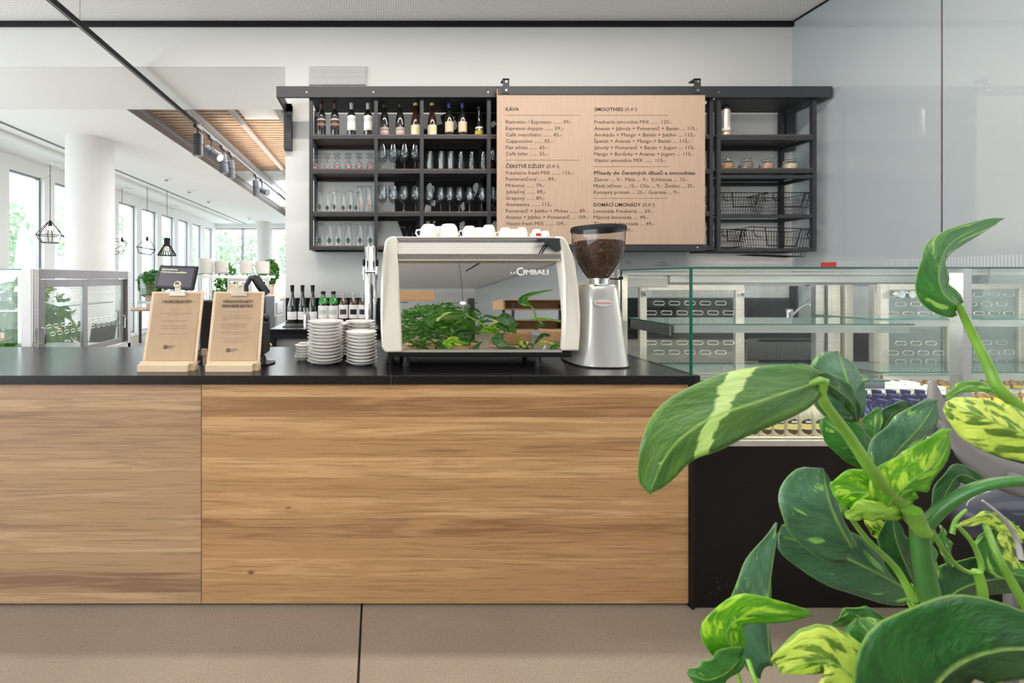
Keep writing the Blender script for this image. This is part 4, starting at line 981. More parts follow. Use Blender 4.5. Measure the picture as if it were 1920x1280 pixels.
# ---- clip jars and thermos on the side shelf
def clipjar(x, lab, fill):
    yy = 3.50; z = SZ(317)+.011; X = PX(x, yy)
    t = thing('clip_jar', lab, 'jar', (X, yy, z), 'clip top jars on the side shelf')
    MB().lathe([(.035, 0), (.046, .008), (.052, .035), (.048, .062), (.038, .075), (.038, .082)], (X, yy, z), 20).build('body', M['glassware'], t, smooth=True)
    MB().lathe([(.034, .003), (.044, .010), (.050, .035), (.047, .055), (.001, .058)], (X, yy, z), 20).build('contents', fill, t, smooth=True)
    MB().lathe([(.041, .084), (.043, .088), (.040, .098), (.001, .102)], (X, yy, z), 20).build('lid', M['glassware'], t, smooth=True)
    MB().tube([(X+.0415*cos(2*pi*i/16), yy+.0415*sin(2*pi*i/16), z+.082) for i in range(16)], .002, 5, closed=True).build('seal', M['creamlabel'], t)
    MB().tube([(X-.040, yy, z+.086), (X-.058, yy-.005, z+.075), (X-.055, yy-.005, z+.045), (X-.042, yy-.01, z+.07)], .0018, 5).build('clip', M['steel'], t)
    MB().tube([(X+.040, yy, z+.086), (X+.056, yy-.005, z+.08), (X+.050, yy, z+.06)], .0018, 5).build('clip', M['steel'], t)
for x, lab, col in ((1362, 'leftmost clip jar, filled with orange tan powder', (.52, .27, .10, 1)), (1398, 'second clip jar, filled with grey brown seeds', (.22, .17, .14, 1)), (1437, 'third clip jar, filled with pinkish brown powder', (.45, .25, .17, 1)), (1481, 'rightmost clip jar, filled with pale beige powder', (.60, .50, .33, 1))):
    clipjar(x, lab, mat('jar_fill', col, .9, noise=(90, .25)))
yy = 3.47; X = PX(1360, yy); z = SZ(254)+.011
t = thing('mineral_bottle', 'slim silver bottle with black top on the side shelf', 'bottle', (X, yy, z))
MB().lathe([(.034, 0), (.035, .01), (.035, .215), (.028, .235)], (X, yy, z), 24).build('body', M['steelwarm'], t, smooth=True)
MB().lathe([(.026, .233), (.026, .262), (.014, .275), (.001, .276)], (X, yy, z), 16).build('cap', M['black'], t, smooth=True)
MB().lathe([(.0356, .035), (.0356, .075)], (X, yy, z), 14, -pi/2-1.4, -pi/2+1.4).build('label', M['orangelabel'], t); MB().lathe([(.0360, .05), (.0360, .075)], (X, yy, z), 14, -pi/2-1.4, -pi/2+1.4).build('label_band', M['white'], t)

# ---- wire baskets
def basket(lab, x0, x1, ytop, ybot, y0, y1, tilt=0):
    a0, a1 = PX(x0, y0), PX(x1, y0); zt, zb_ = PZ(ytop, y0), PZ(ybot, y0); w = a1-a0
    t = thing('wire_basket', lab, 'basket', ((a0+a1)/2, (y0+y1)/2, zb_), 'black wire baskets in the side shelf')
    def P(u, v, h):      # u,v 0..1 at rim; h 0 bottom 1 top
        k = .82+.18*h; return (a0+w/2+(u-.5)*w*k, (y0+y1)/2+(v-.5)*(y1-y0)*k, zb_+(zt-zb_)*h-tilt*(u)*1)
    rim = [P(0, 0, 1), P(1, 0, 1), P(1, 1, 1), P(0, 1, 1)]
    MB().tube(rim, .004, 6, closed=True).build('rim', M['black'], t)
    m = MB(); n_ = max(6, int(w/.024))
    for i in range(n_+1):
        u = i/n_; m.tube([P(u, 0, 1), P(u, 0, 0), P(u, 1, 0), P(u, 1, 1)], .0016, 4)
    for i in range(9):
        v = i/8; m.tube([P(0, v, 1), P(0, v, 0), P(1, v, 0), P(1, v, 1)], .0016, 4)
    for h in (.33, .66): m.tube([P(0, 0, h), P(1, 0, h), P(1, 1, h), P(0, 1, h)], .0018, 4, closed=True)
    m.build('wire_mesh', M['black'], t)['kind'] = 'stuff'
    hd = MB(); hd.tube([P(.22, -.03, 1), P(.24, -.05, .35), P(.76, -.05, .35), P(.80, -.03, 1)], .0042, 6); hd.build('handle', M['black'], t)
    for u in (.05, .95): MB().tube([P(u, -.02, 1.0), P(u-.04, -.04, .8), P(u+.02, -.04, .62), P(u+.10, -.04, .62)], .003, 5).build('hook', M['black'], t)
basket('black wire basket on the upper level at the left of the side shelf', 1352, 1440, 361, 401, 3.46, 3.66)
basket('black wire basket on the upper level at the right of the side shelf', 1446, 1524, 361, 401, 3.44, 3.66)
basket('black wire basket on the lower level hanging below the side shelf', 1408, 1524, 425, 476, 3.45, 3.66, .02)
basket('small black wire basket at the lower left of the side shelf', 1352, 1400, 430, 463, 3.50, 3.66)

# ---- menu board
YM = 3.33
bd = thing('menu_board', 'large kraft coloured menu board hung in front of the shelves', 'menu board', (PX(1127, YM), YM, PZ(470, YM)))
MB().box(PX(932, YM), PX(1322, YM), YM, YM+.012, PZ(468, YM), PZ(166, YM)).build('panel', M['kraft'], bd)
MB().box(PX(933.5, YM), PX(1322, YM), YM-.008, YM, PZ(177.5, YM), PZ(163, YM)).build('top_strip', M['black_metal'], bd)
MB().box(PX(932, YM), PX(1322, YM), YM-.008, YM, PZ(470.5, YM), PZ(458, YM)).build('bottom_strip', M['black_metal'], bd)
for x in (948, 1305.5):
    h = MB(); h.box(PX(x-6, YM), PX(x+6, YM), YM-.014, YM-.008, PZ(176, YM), PZ(149, YM)); h.box(PX(x-6, YM), PX(x+6, YM), YM-.014, YM+.05, PZ(151, YM), PZ(148.5, YM)); hk = h.build('hanging_bracket', M['black_metal'], bd)
    for p in (155, 171): MB().cyl((PX(x, YM), YM-.020, PZ(p, YM)), (PX(x, YM), YM-.013, PZ(p, YM)), .009, n=10).build('bolt', M['steel'], hk)
for x in (1305.5,): MB().cyl((PX(x, YM), YM-.014, PZ(464, YM)), (PX(x, YM), YM-.008, PZ(464, YM)), .008, n=10).build('bolt', M['steel'], bd)
SK = 3.766
def bxp(c): return PX(920+c/SK, YM-.001)
def bzp(c): return PZ(140+c/SK, YM-.001)
rows_ = [
 ('KÁVA', 107, 200, 255, 1), ('Ristretto / Espresso ....... 39,-', 107, 572, 345, 0), ('Espresso doppio ....... 59,-', 107, 512, 390, 0), ('Café macchiato ....... 45,-', 107, 503, 435, 0),
 ('Cappuccino ....... 55,-', 107, 438, 480, 0), ('Flat white ....... 65,-', 107, 403, 525, 0), ('Café latte ....... 55,-', 107, 403, 569, 0),
 ('ČERSTVÉ DŽUSY', 107, 383, 658, 1), ('(0,4 l)', 395, 482, 658, 0), ('Fresherie fresh MIX ....... 115,-', 107, 580, 704, 0), ('Pomerančový ....... 89,-', 107, 465, 748, 0), ('Mrkvový ....... 79,-', 107, 378, 793, 0),
 ('Jablečný ....... 89,-', 107, 386, 838, 0), ('Grepový ....... 89,-', 107, 378, 883, 0), ('Ananasový ....... 115,-', 107, 437, 927, 0), ('Pomeranč + Jablko + Mrkev ....... 89,-', 107, 686, 973, 0),
 ('Ananas + Jablko + Pomeranč .... 109,-', 107, 692, 1017, 0), ('Vlastní fresh MIX ....... 109,-', 107, 533, 1062, 0),
 ('SMOOTHIES', 733, 936, 256, 1), ('(0,4 l)', 948, 1035, 256, 0), ('Fresherie smoothie MIX ....... 125,-', 733, 1280, 345, 0), ('Ananas + Jahody + Pomeranč + Banán .... 115,-', 731, 1462, 391, 0),
 ('Avokádo + Mango + Banán + Jablko .... 115,-', 731, 1447, 436, 0), ('Špenát + Ananas + Mango + Banán .... 115,-', 729, 1408, 480, 0), ('Jahody + Pomeranč + Banán + Jogurt .... 115,-', 729, 1448, 526, 0),
 ('Mango + Borůvky + Ananas + Jogurt .... 115,-', 729, 1431, 571, 0), ('Vlastní smoothie MIX ....... 115,-', 729, 1236, 616, 0), ('Přísady do čerstvých džusů a smoothies', 729, 1444, 705, 1),
 ('Zázvor .... 9,-  Máta .... 9,-  Echinacea .... 15,-', 729, 1389, 751, 0), ('Mladý ječmen .... 15,-  Chia .... 9,-  Ženšen .... 25,-', 727, 1441, 796, 0), ('Konopný protein .... 25,-  Guarana .... 9,-', 727, 1329, 841, 0),
 ('DOMÁCÍ LIMONÁDY', 727, 1060, 930, 1), ('(0,4 l)', 1072, 1159, 930, 0), ('Limonáda Fresherie .... 69,-', 727, 1145, 975, 0), ('Mátová limonáda .... 49,-', 727, 1112, 1018, 0), ('Zázvorová limonáda .... 49,-', 727, 1154, 1063, 0), ('.... 49,-', 905, 1002, 1108, 0)]
def bplace(x, z, d): return (x, YM-.0012, z)
for s_, a, b, c, bo in rows_:
    text(s_, M['ink'], bd, bxp(a), bxp(b), bzp(c), .0285, bplace, .018 if bo else .0)
for a, b, c in ((107, 632, 285), (107, 629, 602), (733, 1258, 286), (727, 1254, 648), (727, 1250, 872)):
    m = MB(); x = a
    while x < b: m.box(bxp(x), bxp(x+3.4), YM-.0014, YM-.0004, bzp(c+2.2), bzp(c-1)); x += 7
    m.build('dotted_rule', M['ink'], bd)['kind'] = 'stuff'

# ================================================================ BACK COUNTER BOTTLES AND TAP COLUMN
yb = 3.56; zb = .969
PROS = [(.040, 0), (.044, .008), (.044, .125), (.040, .150), (.022, .215), (.0155, .25), (.0155, .33)]
for i, x in enumerate((548, 567, 586)):
    bottle('sparkling_bottle', '%s tall dark bottle with low white label on the back counter' % ['left', 'middle', 'right'][i], PX(x, yb), yb+.004*i, zb, M['darkglass'], [(.025, .095, M['white'], 0), (.045, .048, M['greylabel'], .0004)], M['blackcap'], PROS, .27, 'dark sparkling bottles on the back counter', .98)
GRN = [(.040, 0), (.045, .008), (.045, .165), (.036, .195), (.020, .22), (.018, .27)]
for i, x in enumerate((606, 625)):
    t = bottle('green_bottle', '%s green shouldered bottle with large white label' % ['left', 'right'][i], PX(x, yb), yb, zb, M['darkglass'], [(.035, .145, M['white'], 0), (.07, .11, M['silvercap'], .0004, .8)], M['blackcap'], GRN, .245, 'green bottles on the back counter')
    MB().lathe([(.0456, .166), (.0366, .1955), (.0206, .2205), (.0186, .243)], (PX(x, yb), yb, zb), 20).build('shoulder', M['greenglass'], t, smooth=True)
SYR = [(.038, 0), (.042, .008), (.042, .165), (.030, .19), (.014, .205), (.013, .245)]
for i, (x, mm) in enumerate(((644, 'brownlabel'), (663, 'black'), (680, 'purple'))):
    bottle('syrup_bottle', 'dark syrup bottle with round badge label, %s of the back counter row' % ['third last', 'second last', 'last beside the tap'][i], PX(x, yb), yb, zb, M['brownglass'], [(.035, .150, M['white'], 0), (.068, .112, M[mm], .0004, .70)], M['silvercap'], SYR, .205, 'syrup bottles on the back counter', 1.02)
t = thing('steel_jigger', 'small steel jug handle standing before the back counter bottles', 'jug', at(578, 600, 3.2))
j = at(575, 607, 3.2); MB().lathe([(.02, 0), (.028, .0), (.024, .10), (.001, .10)], (j.x, j.y, .969), 14).build('cup', M['steel'], t, smooth=True)
MB().tube([at(574, 600, 3.2), at(570, 577, 3.2), at(576, 578, 3.2), at(581, 602, 3.2)], .008, 8).build('handle', M['steel'], t, smooth=True)
mt = MB().box(PX(536, 3.3), PX(560, 3.3)+.12, 3.18, 3.4, .969, .974).build('bar_mat', M['black'], None, base=(PX(550, 3.3), 3.3, .969)); tag(mt, 'thin black bar mat on the back counter corner', 'mat')
# tap column
yy = 3.2; X = PX(695, yy); zt = PZ(461, yy)
t = thing('beer_tap', 'tall chrome beer tap column left of the espresso machine', 'tap', (X, yy, .969))
MB().lathe([(.052, 0), (.051, zt-.969-.012), (.046, zt-.969-.002), (.001, zt-.969)], (X, yy, .969), 32).build('column', M['chrome'], t, smooth=True)
MB().lathe([(.07, 0), (.07, .012), (.052, .016)], (X, yy, .969), 24).build('base_ring', M['chrome'], t, smooth=True)
MB().cyl((X-.056, yy-.045, PZ(510, yy)), (X+.056, yy-.045, PZ(510, yy)), .012, n=12).build('cross_pipe', M['chrome'], t, smooth=True)
for s_ in (-1, 1):
    xx = X+s_*.050; tp = MB().cyl((xx, yy-.06, PZ(514, yy)), (xx, yy-.06, PZ(500, yy)), .014, .011, 12).build('faucet', M['chrome'], t, smooth=True)
    MB().tube([(xx, yy-.06, PZ(500, yy)), (xx, yy-.062, PZ(495, yy)), (xx, yy-.062, PZ(487, yy))], [.008, .013, .011], 10).build('faucet_handle', M['black'], tp, smooth=True)
    MB().cyl((xx, yy-.06, PZ(514, yy)), (xx, yy-.06, PZ(524, yy)), .007, n=8).build('spout', M['chrome'], tp)
# grey slim tower right of it
# ================================================================ STEEL FRIDGE ON THE LEFT
FX = -2.05
fg = thing('steel_display_fridge', 'steel framed sliding door fridge at the left end of the bar', 'fridge', (-2.4, 2.9, 0))
y0, y1, zt = 2.415, 3.37, 1.41
MB().box(-2.11, FX, y0, y0+.045, 0, zt).build('frame_post', M['steel'], fg, bevel=.003)
MB().box(-2.11, FX, y1-.04, y1, 0, zt).build('frame_post', M['steel'], fg, bevel=.003)
MB().box(-2.11, FX, y0+.045, y1-.04, 1.35, zt).build('header', M['darksteel'], fg, bevel=.003)
MB().box(-2.8, FX, y0, y1, 0, .82).build('base_cabinet', M['steel'], fg)
def fdoor(a, b, xo, hy):
    m = MB(); w = .045
    m.box(FX-xo-.02, FX-xo, a, a+w, .83, 1.345); m.box(FX-xo-.02, FX-xo, b-w, b, .83, 1.345); m.box(FX-xo-.02, FX-xo, a+w, b-w, 1.295, 1.345); m.box(FX-xo-.02, FX-xo, a+w, b-w, .83, .87)
    d = m.build('sliding_door', M['darksteel'], fg, bevel=.002)
    MB().box(FX-xo-.013, FX-xo-.007, a+w, b-w, .87, 1.295).build('door_glass', M['case_glass'], d)
    MB().tube([(FX-xo, hy, 1.05), (FX-xo+.025, hy, 1.045), (FX-xo+.025, hy, .955), (FX-xo, hy, .95)], .005, 8).build('handle', M['chrome'], d, smooth=True)
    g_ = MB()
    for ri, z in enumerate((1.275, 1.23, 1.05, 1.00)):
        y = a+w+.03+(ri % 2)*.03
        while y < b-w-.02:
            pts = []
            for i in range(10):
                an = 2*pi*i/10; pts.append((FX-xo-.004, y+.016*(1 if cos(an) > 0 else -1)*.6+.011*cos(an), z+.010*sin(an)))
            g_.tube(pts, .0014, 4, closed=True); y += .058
    g_.build('slot_reflections', M['ringreflex'], d)['kind'] = 'stuff'  # slot reflections in the fridge glass, built as oval outlines
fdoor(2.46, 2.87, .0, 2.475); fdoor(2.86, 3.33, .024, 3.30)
MB().box(-2.115, -2.06, y0-.005, y0, 0, zt).build('corner_cover', M['hallwhite'], fg)
pane(M['case_glass'], -2.9, -2.12, y0, y0+.008, .85, 1.40, fg, 'end_glass'); pane(M['case_glass'], -2.9, -2.12, y0, y1, 1.40, 1.408, fg, 'top_glass')
MB().box(-2.15, -2.12, y0+.01, y0+.05, .85, 1.40).build('inner_post', M['steel'], fg)
pane(M['case_glass'], -2.8, -2.16, y0+.05, y1-.05, PZ(580, y0+.05)-.006, PZ(580, y0+.05), fg, 'glass_shelf')
MB().box(-2.8, -2.16, y0+.05, y0+.06, PZ(584, y0+.05), PZ(580.8, y0+.05)).build('shelf_rail', M['steel'], fg)

# ================================================================ ON THE COUNTER
# clipboards
def clipboard(lab, x0, x1, yb_, lean, gdark):
    X0, X1 = x0, x1; w = X1-X0; Z0 = ZT+.012; H = .335; ang = lean
    t = thing('clipboard_stand', lab, 'clipboard', ((X0+X1)/2, yb_, ZT), 'kraft clipboards on the bar')
    def P(x, s, o): return (x, yb_+s*sin(ang)-o*cos(ang), Z0+s*cos(ang)+o*sin(ang))
    m = MB(); m._add([P(X0, 0, 0), P(X1, 0, 0), P(X1, 0, -.008), P(X0, 0, -.008), P(X0, H, 0), P(X1, H, 0), P(X1, H, -.008), P(X0, H, -.008)], [(0, 3, 2, 1), (4, 5, 6, 7), (0, 1, 5, 4), (1, 2, 6, 5), (2, 3, 7, 6), (3, 0, 4, 7)])
    bo = m.build('backing_board', M['pine'], t, bevel=.0015)
    mg = MB(); mg.grid(lambda u, v: P(X0+.014+(w-.028)*u, .028+(H-.036)*v, .0025+.004*(sin(pi*u)*.6+.4)*(1-v)**3*1.4+.001*sin(9*v+3*u)), 10, 24); mg.build('paper', M['kraftpaper'], t, smooth=True)
    b = MB(); b.box(X0+(.0 if gdark else .010), X1-.022, yb_-.034, yb_+.03, ZT, ZT+.030); b.box(X1-.022, X1-.002, yb_-.012, yb_+.03, ZT, ZT+.030); b.build('base_block', M['pine'], t, bevel=.001)
    MB().box(X0+(.0 if gdark else .010), X1-.004, yb_-.016, yb_-.004, ZT+.030, ZT+.040).build('retaining_ledge', M['pine'], t)
    xc = (X0+X1)/2+.004
    c = MB(); c._add([P(xc-.038, H-.022, .010), P(xc+.038, H-.022, .010), P(xc+.030, H-.002, .014), P(xc-.030, H-.002, .014), P(xc-.038, H-.022, .004), P(xc+.038, H-.022, .004), P(xc+.030, H-.002, .004), P(xc-.030, H-.002, .004)], [(3, 2, 1, 0), (4, 5, 6, 7), (0, 1, 5, 4), (1, 2, 6, 5), (2, 3, 7, 6), (3, 0, 4, 7)])
    cp = c.build('clip_jaw', M['clipmetal'], t, bevel=.001)
    c = MB(); c._add([P(xc-.014, H-.004, .013), P(xc+.014, H-.004, .013), P(xc+.011, H+.030, .016), P(xc-.011, H+.030, .016), P(xc-.014, H-.004, .009), P(xc+.014, H-.004, .009), P(xc+.011, H+.030, .012), P(xc-.011, H+.030, .012)], [(3, 2, 1, 0), (4, 5, 6, 7), (0, 1, 5, 4), (1, 2, 6, 5), (2, 3, 7, 6), (3, 0, 4, 7)])
    c.build('clip_lever', M['clipmetal'], cp, bevel=.001)
    pts = [P(xc-.003+.013*cos(2*pi*i/18), H+.030+.013*sin(2*pi*i/18), .014) for i in range(18)]; MB().tube(pts, .0035, 6, closed=True).build('clip_ring', M['clipmetal'], cp, smooth=True)
    def place(x, s, d): return P(x, s, .0095+d)
    return t, place, X0, X1, H
M['clipmetal'] = mat('ivory_painted_clip', (.62, .55, .44, 1), .35, .4)
def logo(t, place, x, s):
    m = MB(); n_ = 24; vs = [place(x, s, 0)]+[place(x+.0085*cos(2*pi*i/n_), s+.0085*sin(2*pi*i/n_), 0) for i in range(n_)]
    m._add(vs, [(0, 1+i, 1+(i+1) % n_) for i in range(n_)]); d = m.build('logo_disc', M['ink'], t)
    m = MB()
    for a in (0, pi/3, 2*pi/3, pi/6, pi/2, 5*pi/6):
        dx, dy = cos(a)*.006, sin(a)*.006; m.tube([place(x-dx, s-dy, .0004), place(x+dx, s+dy, .0004)], .0004, 4)
    m.build('logo_star', M['kraft'], d)['kind'] = 'stuff'
    text('FRESHERIE', M['ink'], t, x+.012, x+.044, s+.001, .0050, place, .01); text('BISTRO', M['ink'], t, x+.012, x+.031, s-.0075, .0050, place, .0)
def smallprint(t, place, rows, rnd):
    for (x0, x1, s, bold) in rows:
        m = MB(); x = x0
        while x < x1-.003:
            w = rnd.uniform(.004, .014); w = min(w, x1-x); h = .0016 if bold else .0011
            k = x
            while k < x+w:
                hh = h*rnd.uniform(.6, 1.2)
                m._add([place(k, s, 0), place(k+.0011, s, 0), place(k+.0011, s+hh, 0), place(k, s+hh, 0)], [(0, 1, 2, 3)]); k += .0017
            x += w+.0022
        m.build('small_print', M['ink'], t)['kind'] = 'stuff'
rnd = random.Random(3)
XA0, XA1 = PX(265, 1.75), PX(367, 1.75)
t, pl_, a, b, H = clipboard('left kraft clipboard on the bar headed ITALSKÉ DELIKATESY', XA0, XA1, 1.752, radians(14), True)
cx = (a+b)/2
text('ITALSKÉ DELIKATESY', M['ink'], t, cx-.060, cx+.072, H-.053, .0118, pl_, .03)
smallprint(t, pl_, [(cx-.020, cx+.030, H-.082, 0), (cx-.062, cx+.078, H-.102, 1), (cx-.032, cx+.048, H-.110, 0), (cx-.052, cx+.068, H-.134, 1), (cx-.048, cx+.062, H-.157, 1), (cx-.056, cx+.070, H-.168, 1), (cx-.060, cx+.076, H-.193, 1)], rnd)
logo(t, pl_, cx-.022, H-.248)
XB0, XB1 = PX(386, 1.75), PX(486, 1.75)
t, pl_, a, b, H = clipboard('right kraft clipboard on the bar headed VĚRNOSTNÍ KARTY', XB0, XB1, 1.752, radians(14), False)
cx = (a+b)/2
text('VĚRNOSTNÍ KARTY', M['ink'], t, cx-.066, cx+.070, H-.053, .0118, pl_, .026); text('FRESHERIE BISTRO', M['ink'], t, cx-.068, cx+.070, H-.073, .0118, pl_, .026)
smallprint(t, pl_, [(cx-.055, cx+.055, H-.094, 0), (cx-.068, cx+.050, H-.108, 0), (cx-.066, cx+.060, H-.116, 0), (cx-.064, cx+.070, H-.124, 1), (cx-.064, cx-.040, H-.131, 0), (cx-.066, cx+.050, H-.146, 0), (cx-.066, cx+.048, H-.154, 1), (cx-.064, cx+.042, H-.162, 1), (cx-.066, cx+.012, H-.170, 0), (cx-.066, cx+.070, H-.185, 1), (cx-.064, cx+.044, H-.193, 0), (cx-.072, cx+.066, H-.211, 0), (cx-.042, cx+.038, H-.219, 0), (cx-.050, cx+.046, H-.228, 1)], rnd)
logo(t, pl_, cx-.024, H-.262)
# till display
yy = 2.12
t = thing('till_screen', 'black till customer display tilted behind the left clipboard', 'screen', at(330, 640, yy))
c0 = at(288, 540, yy); c1 = at(362, 545, yy); c2 = at(371, 499, yy); c3 = at(299, 497, yy)
up = (c3-c0); back = Vector((0, .02, 0))
m = MB(); m._add([c0, c1, c2, c3]+[p+back for p in (c0, c1, c2, c3)], [(0, 1, 2, 3), (7, 6, 5, 4), (0, 4, 5, 1), (1, 5, 6, 2), (2, 6, 7, 3), (3, 7, 4, 0)]); m.build('housing', M['black_metal'], t, bevel=.006)
def lp(u, v, o=0): return c0.lerp(c1, u).lerp(c3.lerp(c2, u), v)+Vector((0, -.0015-o, 0))
m = MB(); m._add([lp(.07, .13), lp(.93, .13), lp(.93, .90), lp(.07, .90)], [(0, 1, 2, 3)]); m.build('screen', mat('dark_violet_screen', (.075, .05, .075, 1), .2), t)
scr = mat('screen_text', (.85, .80, .55, 1), .5, emit=((.9, .85, .55, 1), .5))
def splace(x, z, d): return lp(x, z, .002)
text('RESTAURACE', scr, t, .11, .50, .80, .055, splace, .02); text('POKLADNA UZAVŘENA', scr, t, .10, .76, .69, .055, splace, .02)
MB().tube([c0.lerp(c1, .5)+Vector((0, .02, .02)), Vector((PX(345, 2.2), 2.2, 1.12)), Vector((PX(350, 2.22), 2.22, ZT))], [.014, .018, .02], 10).build('stand_arm', M['black_metal'], t, smooth=True)
MB().lathe([(.075, 0), (.075, .008), (.02, .018), (.001, .018)], (PX(350, 2.22), 2.22, ZT), 24).build('foot', M['black_metal'], t)
t = thing('till_machine', 'dark till terminal between and behind the two clipboards', 'till', (PX(385, 2.1), 2.1, ZT))
MB().box(PX(372, 2.05), PX(400, 2.05), 2.05, 2.25, ZT, 1.24).build('body', M['blackgloss'], t, bevel=.01)
MB().box(PX(368, 2.0), PX(404, 2.0), 1.98, 2.05, ZT, ZT+.03).build('keyboard', M['black_metal'], t, bevel=.008)
MB().lathe([(.055, 0), (.055, .006), (.02, .01)], (PX(378, 1.93), 1.93, ZT), 24).build('round_foot', M['blackgloss'], t)
t = thing('wooden_tag', 'small pine tag leaning between the clipboards', 'tag', (PX(384, 1.9), 1.9, ZT+.05))
MB().box(PX(380, 1.86), PX(386, 1.86), 1.86, 1.875, ZT+.0, ZT+.07).build('post', M['pine'], t); MB().box(PX(379, 1.86), PX(388, 1.86), 1.852, 1.86, ZT+.045, ZT+.075).build('plate', M['pine'], t)
t = thing('card_terminal', 'dark card terminal half hidden behind the right clipboard', 'card reader', (PX(490, 1.95), 1.95, ZT))
MB().box(PX(440, 1.95), PX(497, 1.95), 1.92, 2.05, ZT+.03, ZT+.19).build('body', M['greycab2'] if 'greycab2' in M else M['black_metal'], t, bevel=.01)
MB().lathe([(.07, 0), (.072, .006), (.03, .016), (.025, .035)], (PX(487, 1.90), 1.90, ZT), 28).build('round_foot', M['blackgloss'], t, smooth=True)
MB().sphere((PX(497, 2.0), 2.0, ZT+.20), .022, 12, 8).build('button', M['blackgloss'], t, smooth=True)
MB().tube([(PX(500, 2.05), 2.05, ZT+.05), (PX(508, 2.05), 2.05, ZT+.065)], .010, 8).build('yellow_tab', M['yellow'], t)

# saucers
sc_ = thing('saucer', 'x', 'saucer', (0, 0, -40), 'white saucers stacked on the bar')
MB().lathe([(.001, .006), (.040, .006), (.044, .0), (.050, .001), (.0815, .0155), (.083, .0175), (.080, .0180), (.052, .0075), (.030, .0080), (.001, .0080)], (0, 0, -40), 40).build('dish', M['china'], sc_, smooth=True)
sc_first = [True]
def stack(cx, cy, n_, nm, s=1.0, pitch=.0148, jit=.0018):
    for i in range(n_):
        lab = '%s saucer up in the %s' % (ORD[i] if i < n_-1 else 'topmost', nm)
        loc = (cx+random.uniform(-jit, jit), cy+random.uniform(-jit, jit), ZT+i*pitch)
        if sc_first[0]: sc_.location = loc; sc_['label'] = lab; sc_.scale = (s, s, 1); sc_first[0] = False
        else: dup(sc_, loc, lab, random.uniform(0, 6), scale=(s, s, 1))
y_ = 1.90
stack(PX(610, y_), y_, 13, 'tallest white stack left of the espresso machine', 1.0, .0152)
stack(PX(677.5, 1.88), 1.88, 10, 'front right white stack by the espresso machine', .875, .0150)
stack(PX(676, 2.06), 2.06, 12, 'rear stack behind the right saucers', .90, .0150)
stack(PX(632, 2.09), 2.09, 11, 'rear stack half hidden behind the tallest saucers', .92, .0150)
sd = thing('sauce_dish', 'x', 'dish', (0, 0, -40), 'small white dishes stacked on the bar')
MB().lathe([(.022, 0), (.024, .002), (.036, .018), (.041, .0185), (.041, .0205), (.036, .021), (.024, .008), (.001, .006)], (0, 0, -40), 24, sx=1.0, sy=.9).build('dish', M['china'], sd, smooth=True)
for i in range(5):
    lab = '%s small dish up in the little pile left of the saucers' % ORD[i]; loc = (PX(569, 1.98)+random.uniform(-.004, .004), 1.98, ZT+i*.0135)
    if i == 0: sd.location = loc; sd['label'] = lab
    else: dup(sd, loc, lab)
tr_ = thing('sugar_packets', 'small fold of white paper sachets on the little dish pile', 'sachet', (PX(569, 1.98), 1.98, ZT+.075))
for i in range(3):
    a = (i-1)*.25; m = MB(); xx = PX(569, 1.98)-.004+i*.006
    m.box(-.024, .024, -.012, .012, 0, .003); m.v = [(x*cos(a)-y*sin(a)+xx, x*sin(a)+y*cos(a)+1.97, z+ZT+.0755+i*.004) for x, y, z in m.v]; m.build('sachet', M['white'], tr_, bevel=.001)

# ================================================================ ESPRESSO MACHINE
YE0 = 1.80
em = thing('espresso_machine', 'two group espresso machine with pearl white cheeks and mirror back panel', 'espresso machine', (PX(898, YE0), 1.95, ZT))
def EX(p): return PX(p, YE0)
def EZ(p): return PZ(p, YE0)
def lean(v):
    x, y, z = v; k = max(0, z-EZ(486))/(EZ(440)-EZ(486)); return (x, y+.05*k*(1 if y < 2.0 else -.5), z)
def cheek(outer, inner):
    o = [(EX(a), EZ(b)) for a, b in outer+inner[::-1]]; m = MB()
    ys_ = [YE0-.012, YE0+.48]
    m.prism(o, 1, ys_[0], ys_[1]); m.v = [lean(v) for v in m.v]
    return m.build('side_cheek', M['cream'], em, smooth=True, bevel=.008, ang=30)
cheek([(735, 441), (727, 445), (722, 452), (718.5, 480), (715, 530), (713.5, 580), (714, 620), (716, 650), (722, 660)], [(745, 441), (747, 500), (750, 560), (753, 620), (755, 660)])
cheek([(1060, 441), (1067, 445), (1071, 455), (1077, 490), (1083, 540), (1087, 590), (1086, 630), (1084, 657)], [(1050, 441), (1053, 470), (1055, 520), (1056, 600), (1053, 657)])
m = MB()
def mp(u, v):
    x = EX(748+ (6*(1-v))*(1-u)*.0)+ (EX(1056)-EX(748))*u; z = EZ(655)+(EZ(488)-EZ(655))*v
    return (x, YE0+.006+.39*(-.03*v+.095*v*v), z)
m.grid(mp, 24, 24); m.build('mirror_panel', M['mirror'], em, smooth=True, ang=180)
MB().box(EX(748), EX(1056), YE0+.045, YE0+.47, EZ(656), EZ(448)).build('body', M['darksteel'], em)
MB().box(EX(747), EX(1055), YE0+.0, YE0+.045, EZ(488.5), EZ(485.5)).build('trim_strip', M['steelwarm'], em)
vb = MB().box(EX(747), EX(1054), YE0+.010, YE0+.03, EZ(485.5), EZ(476.5)).build('vent_grille', M['black'], em)
m = MB(); x = EX(748)
while x < EX(1053):
    m.box(x, x+.0016, YE0+.006, YE0+.010, EZ(485.5), EZ(476.5)); x += .0062
for p in (478.6, 481, 483.4): m.box(EX(747), EX(1054), YE0+.0055, YE0+.0095, EZ(p)-.0006, EZ(p)+.0006)
m.build('grille_bars', M['steelwarm'], vb)['kind'] = 'stuff'
m = MB(); zz0, zz1 = EZ(476), EZ(446)
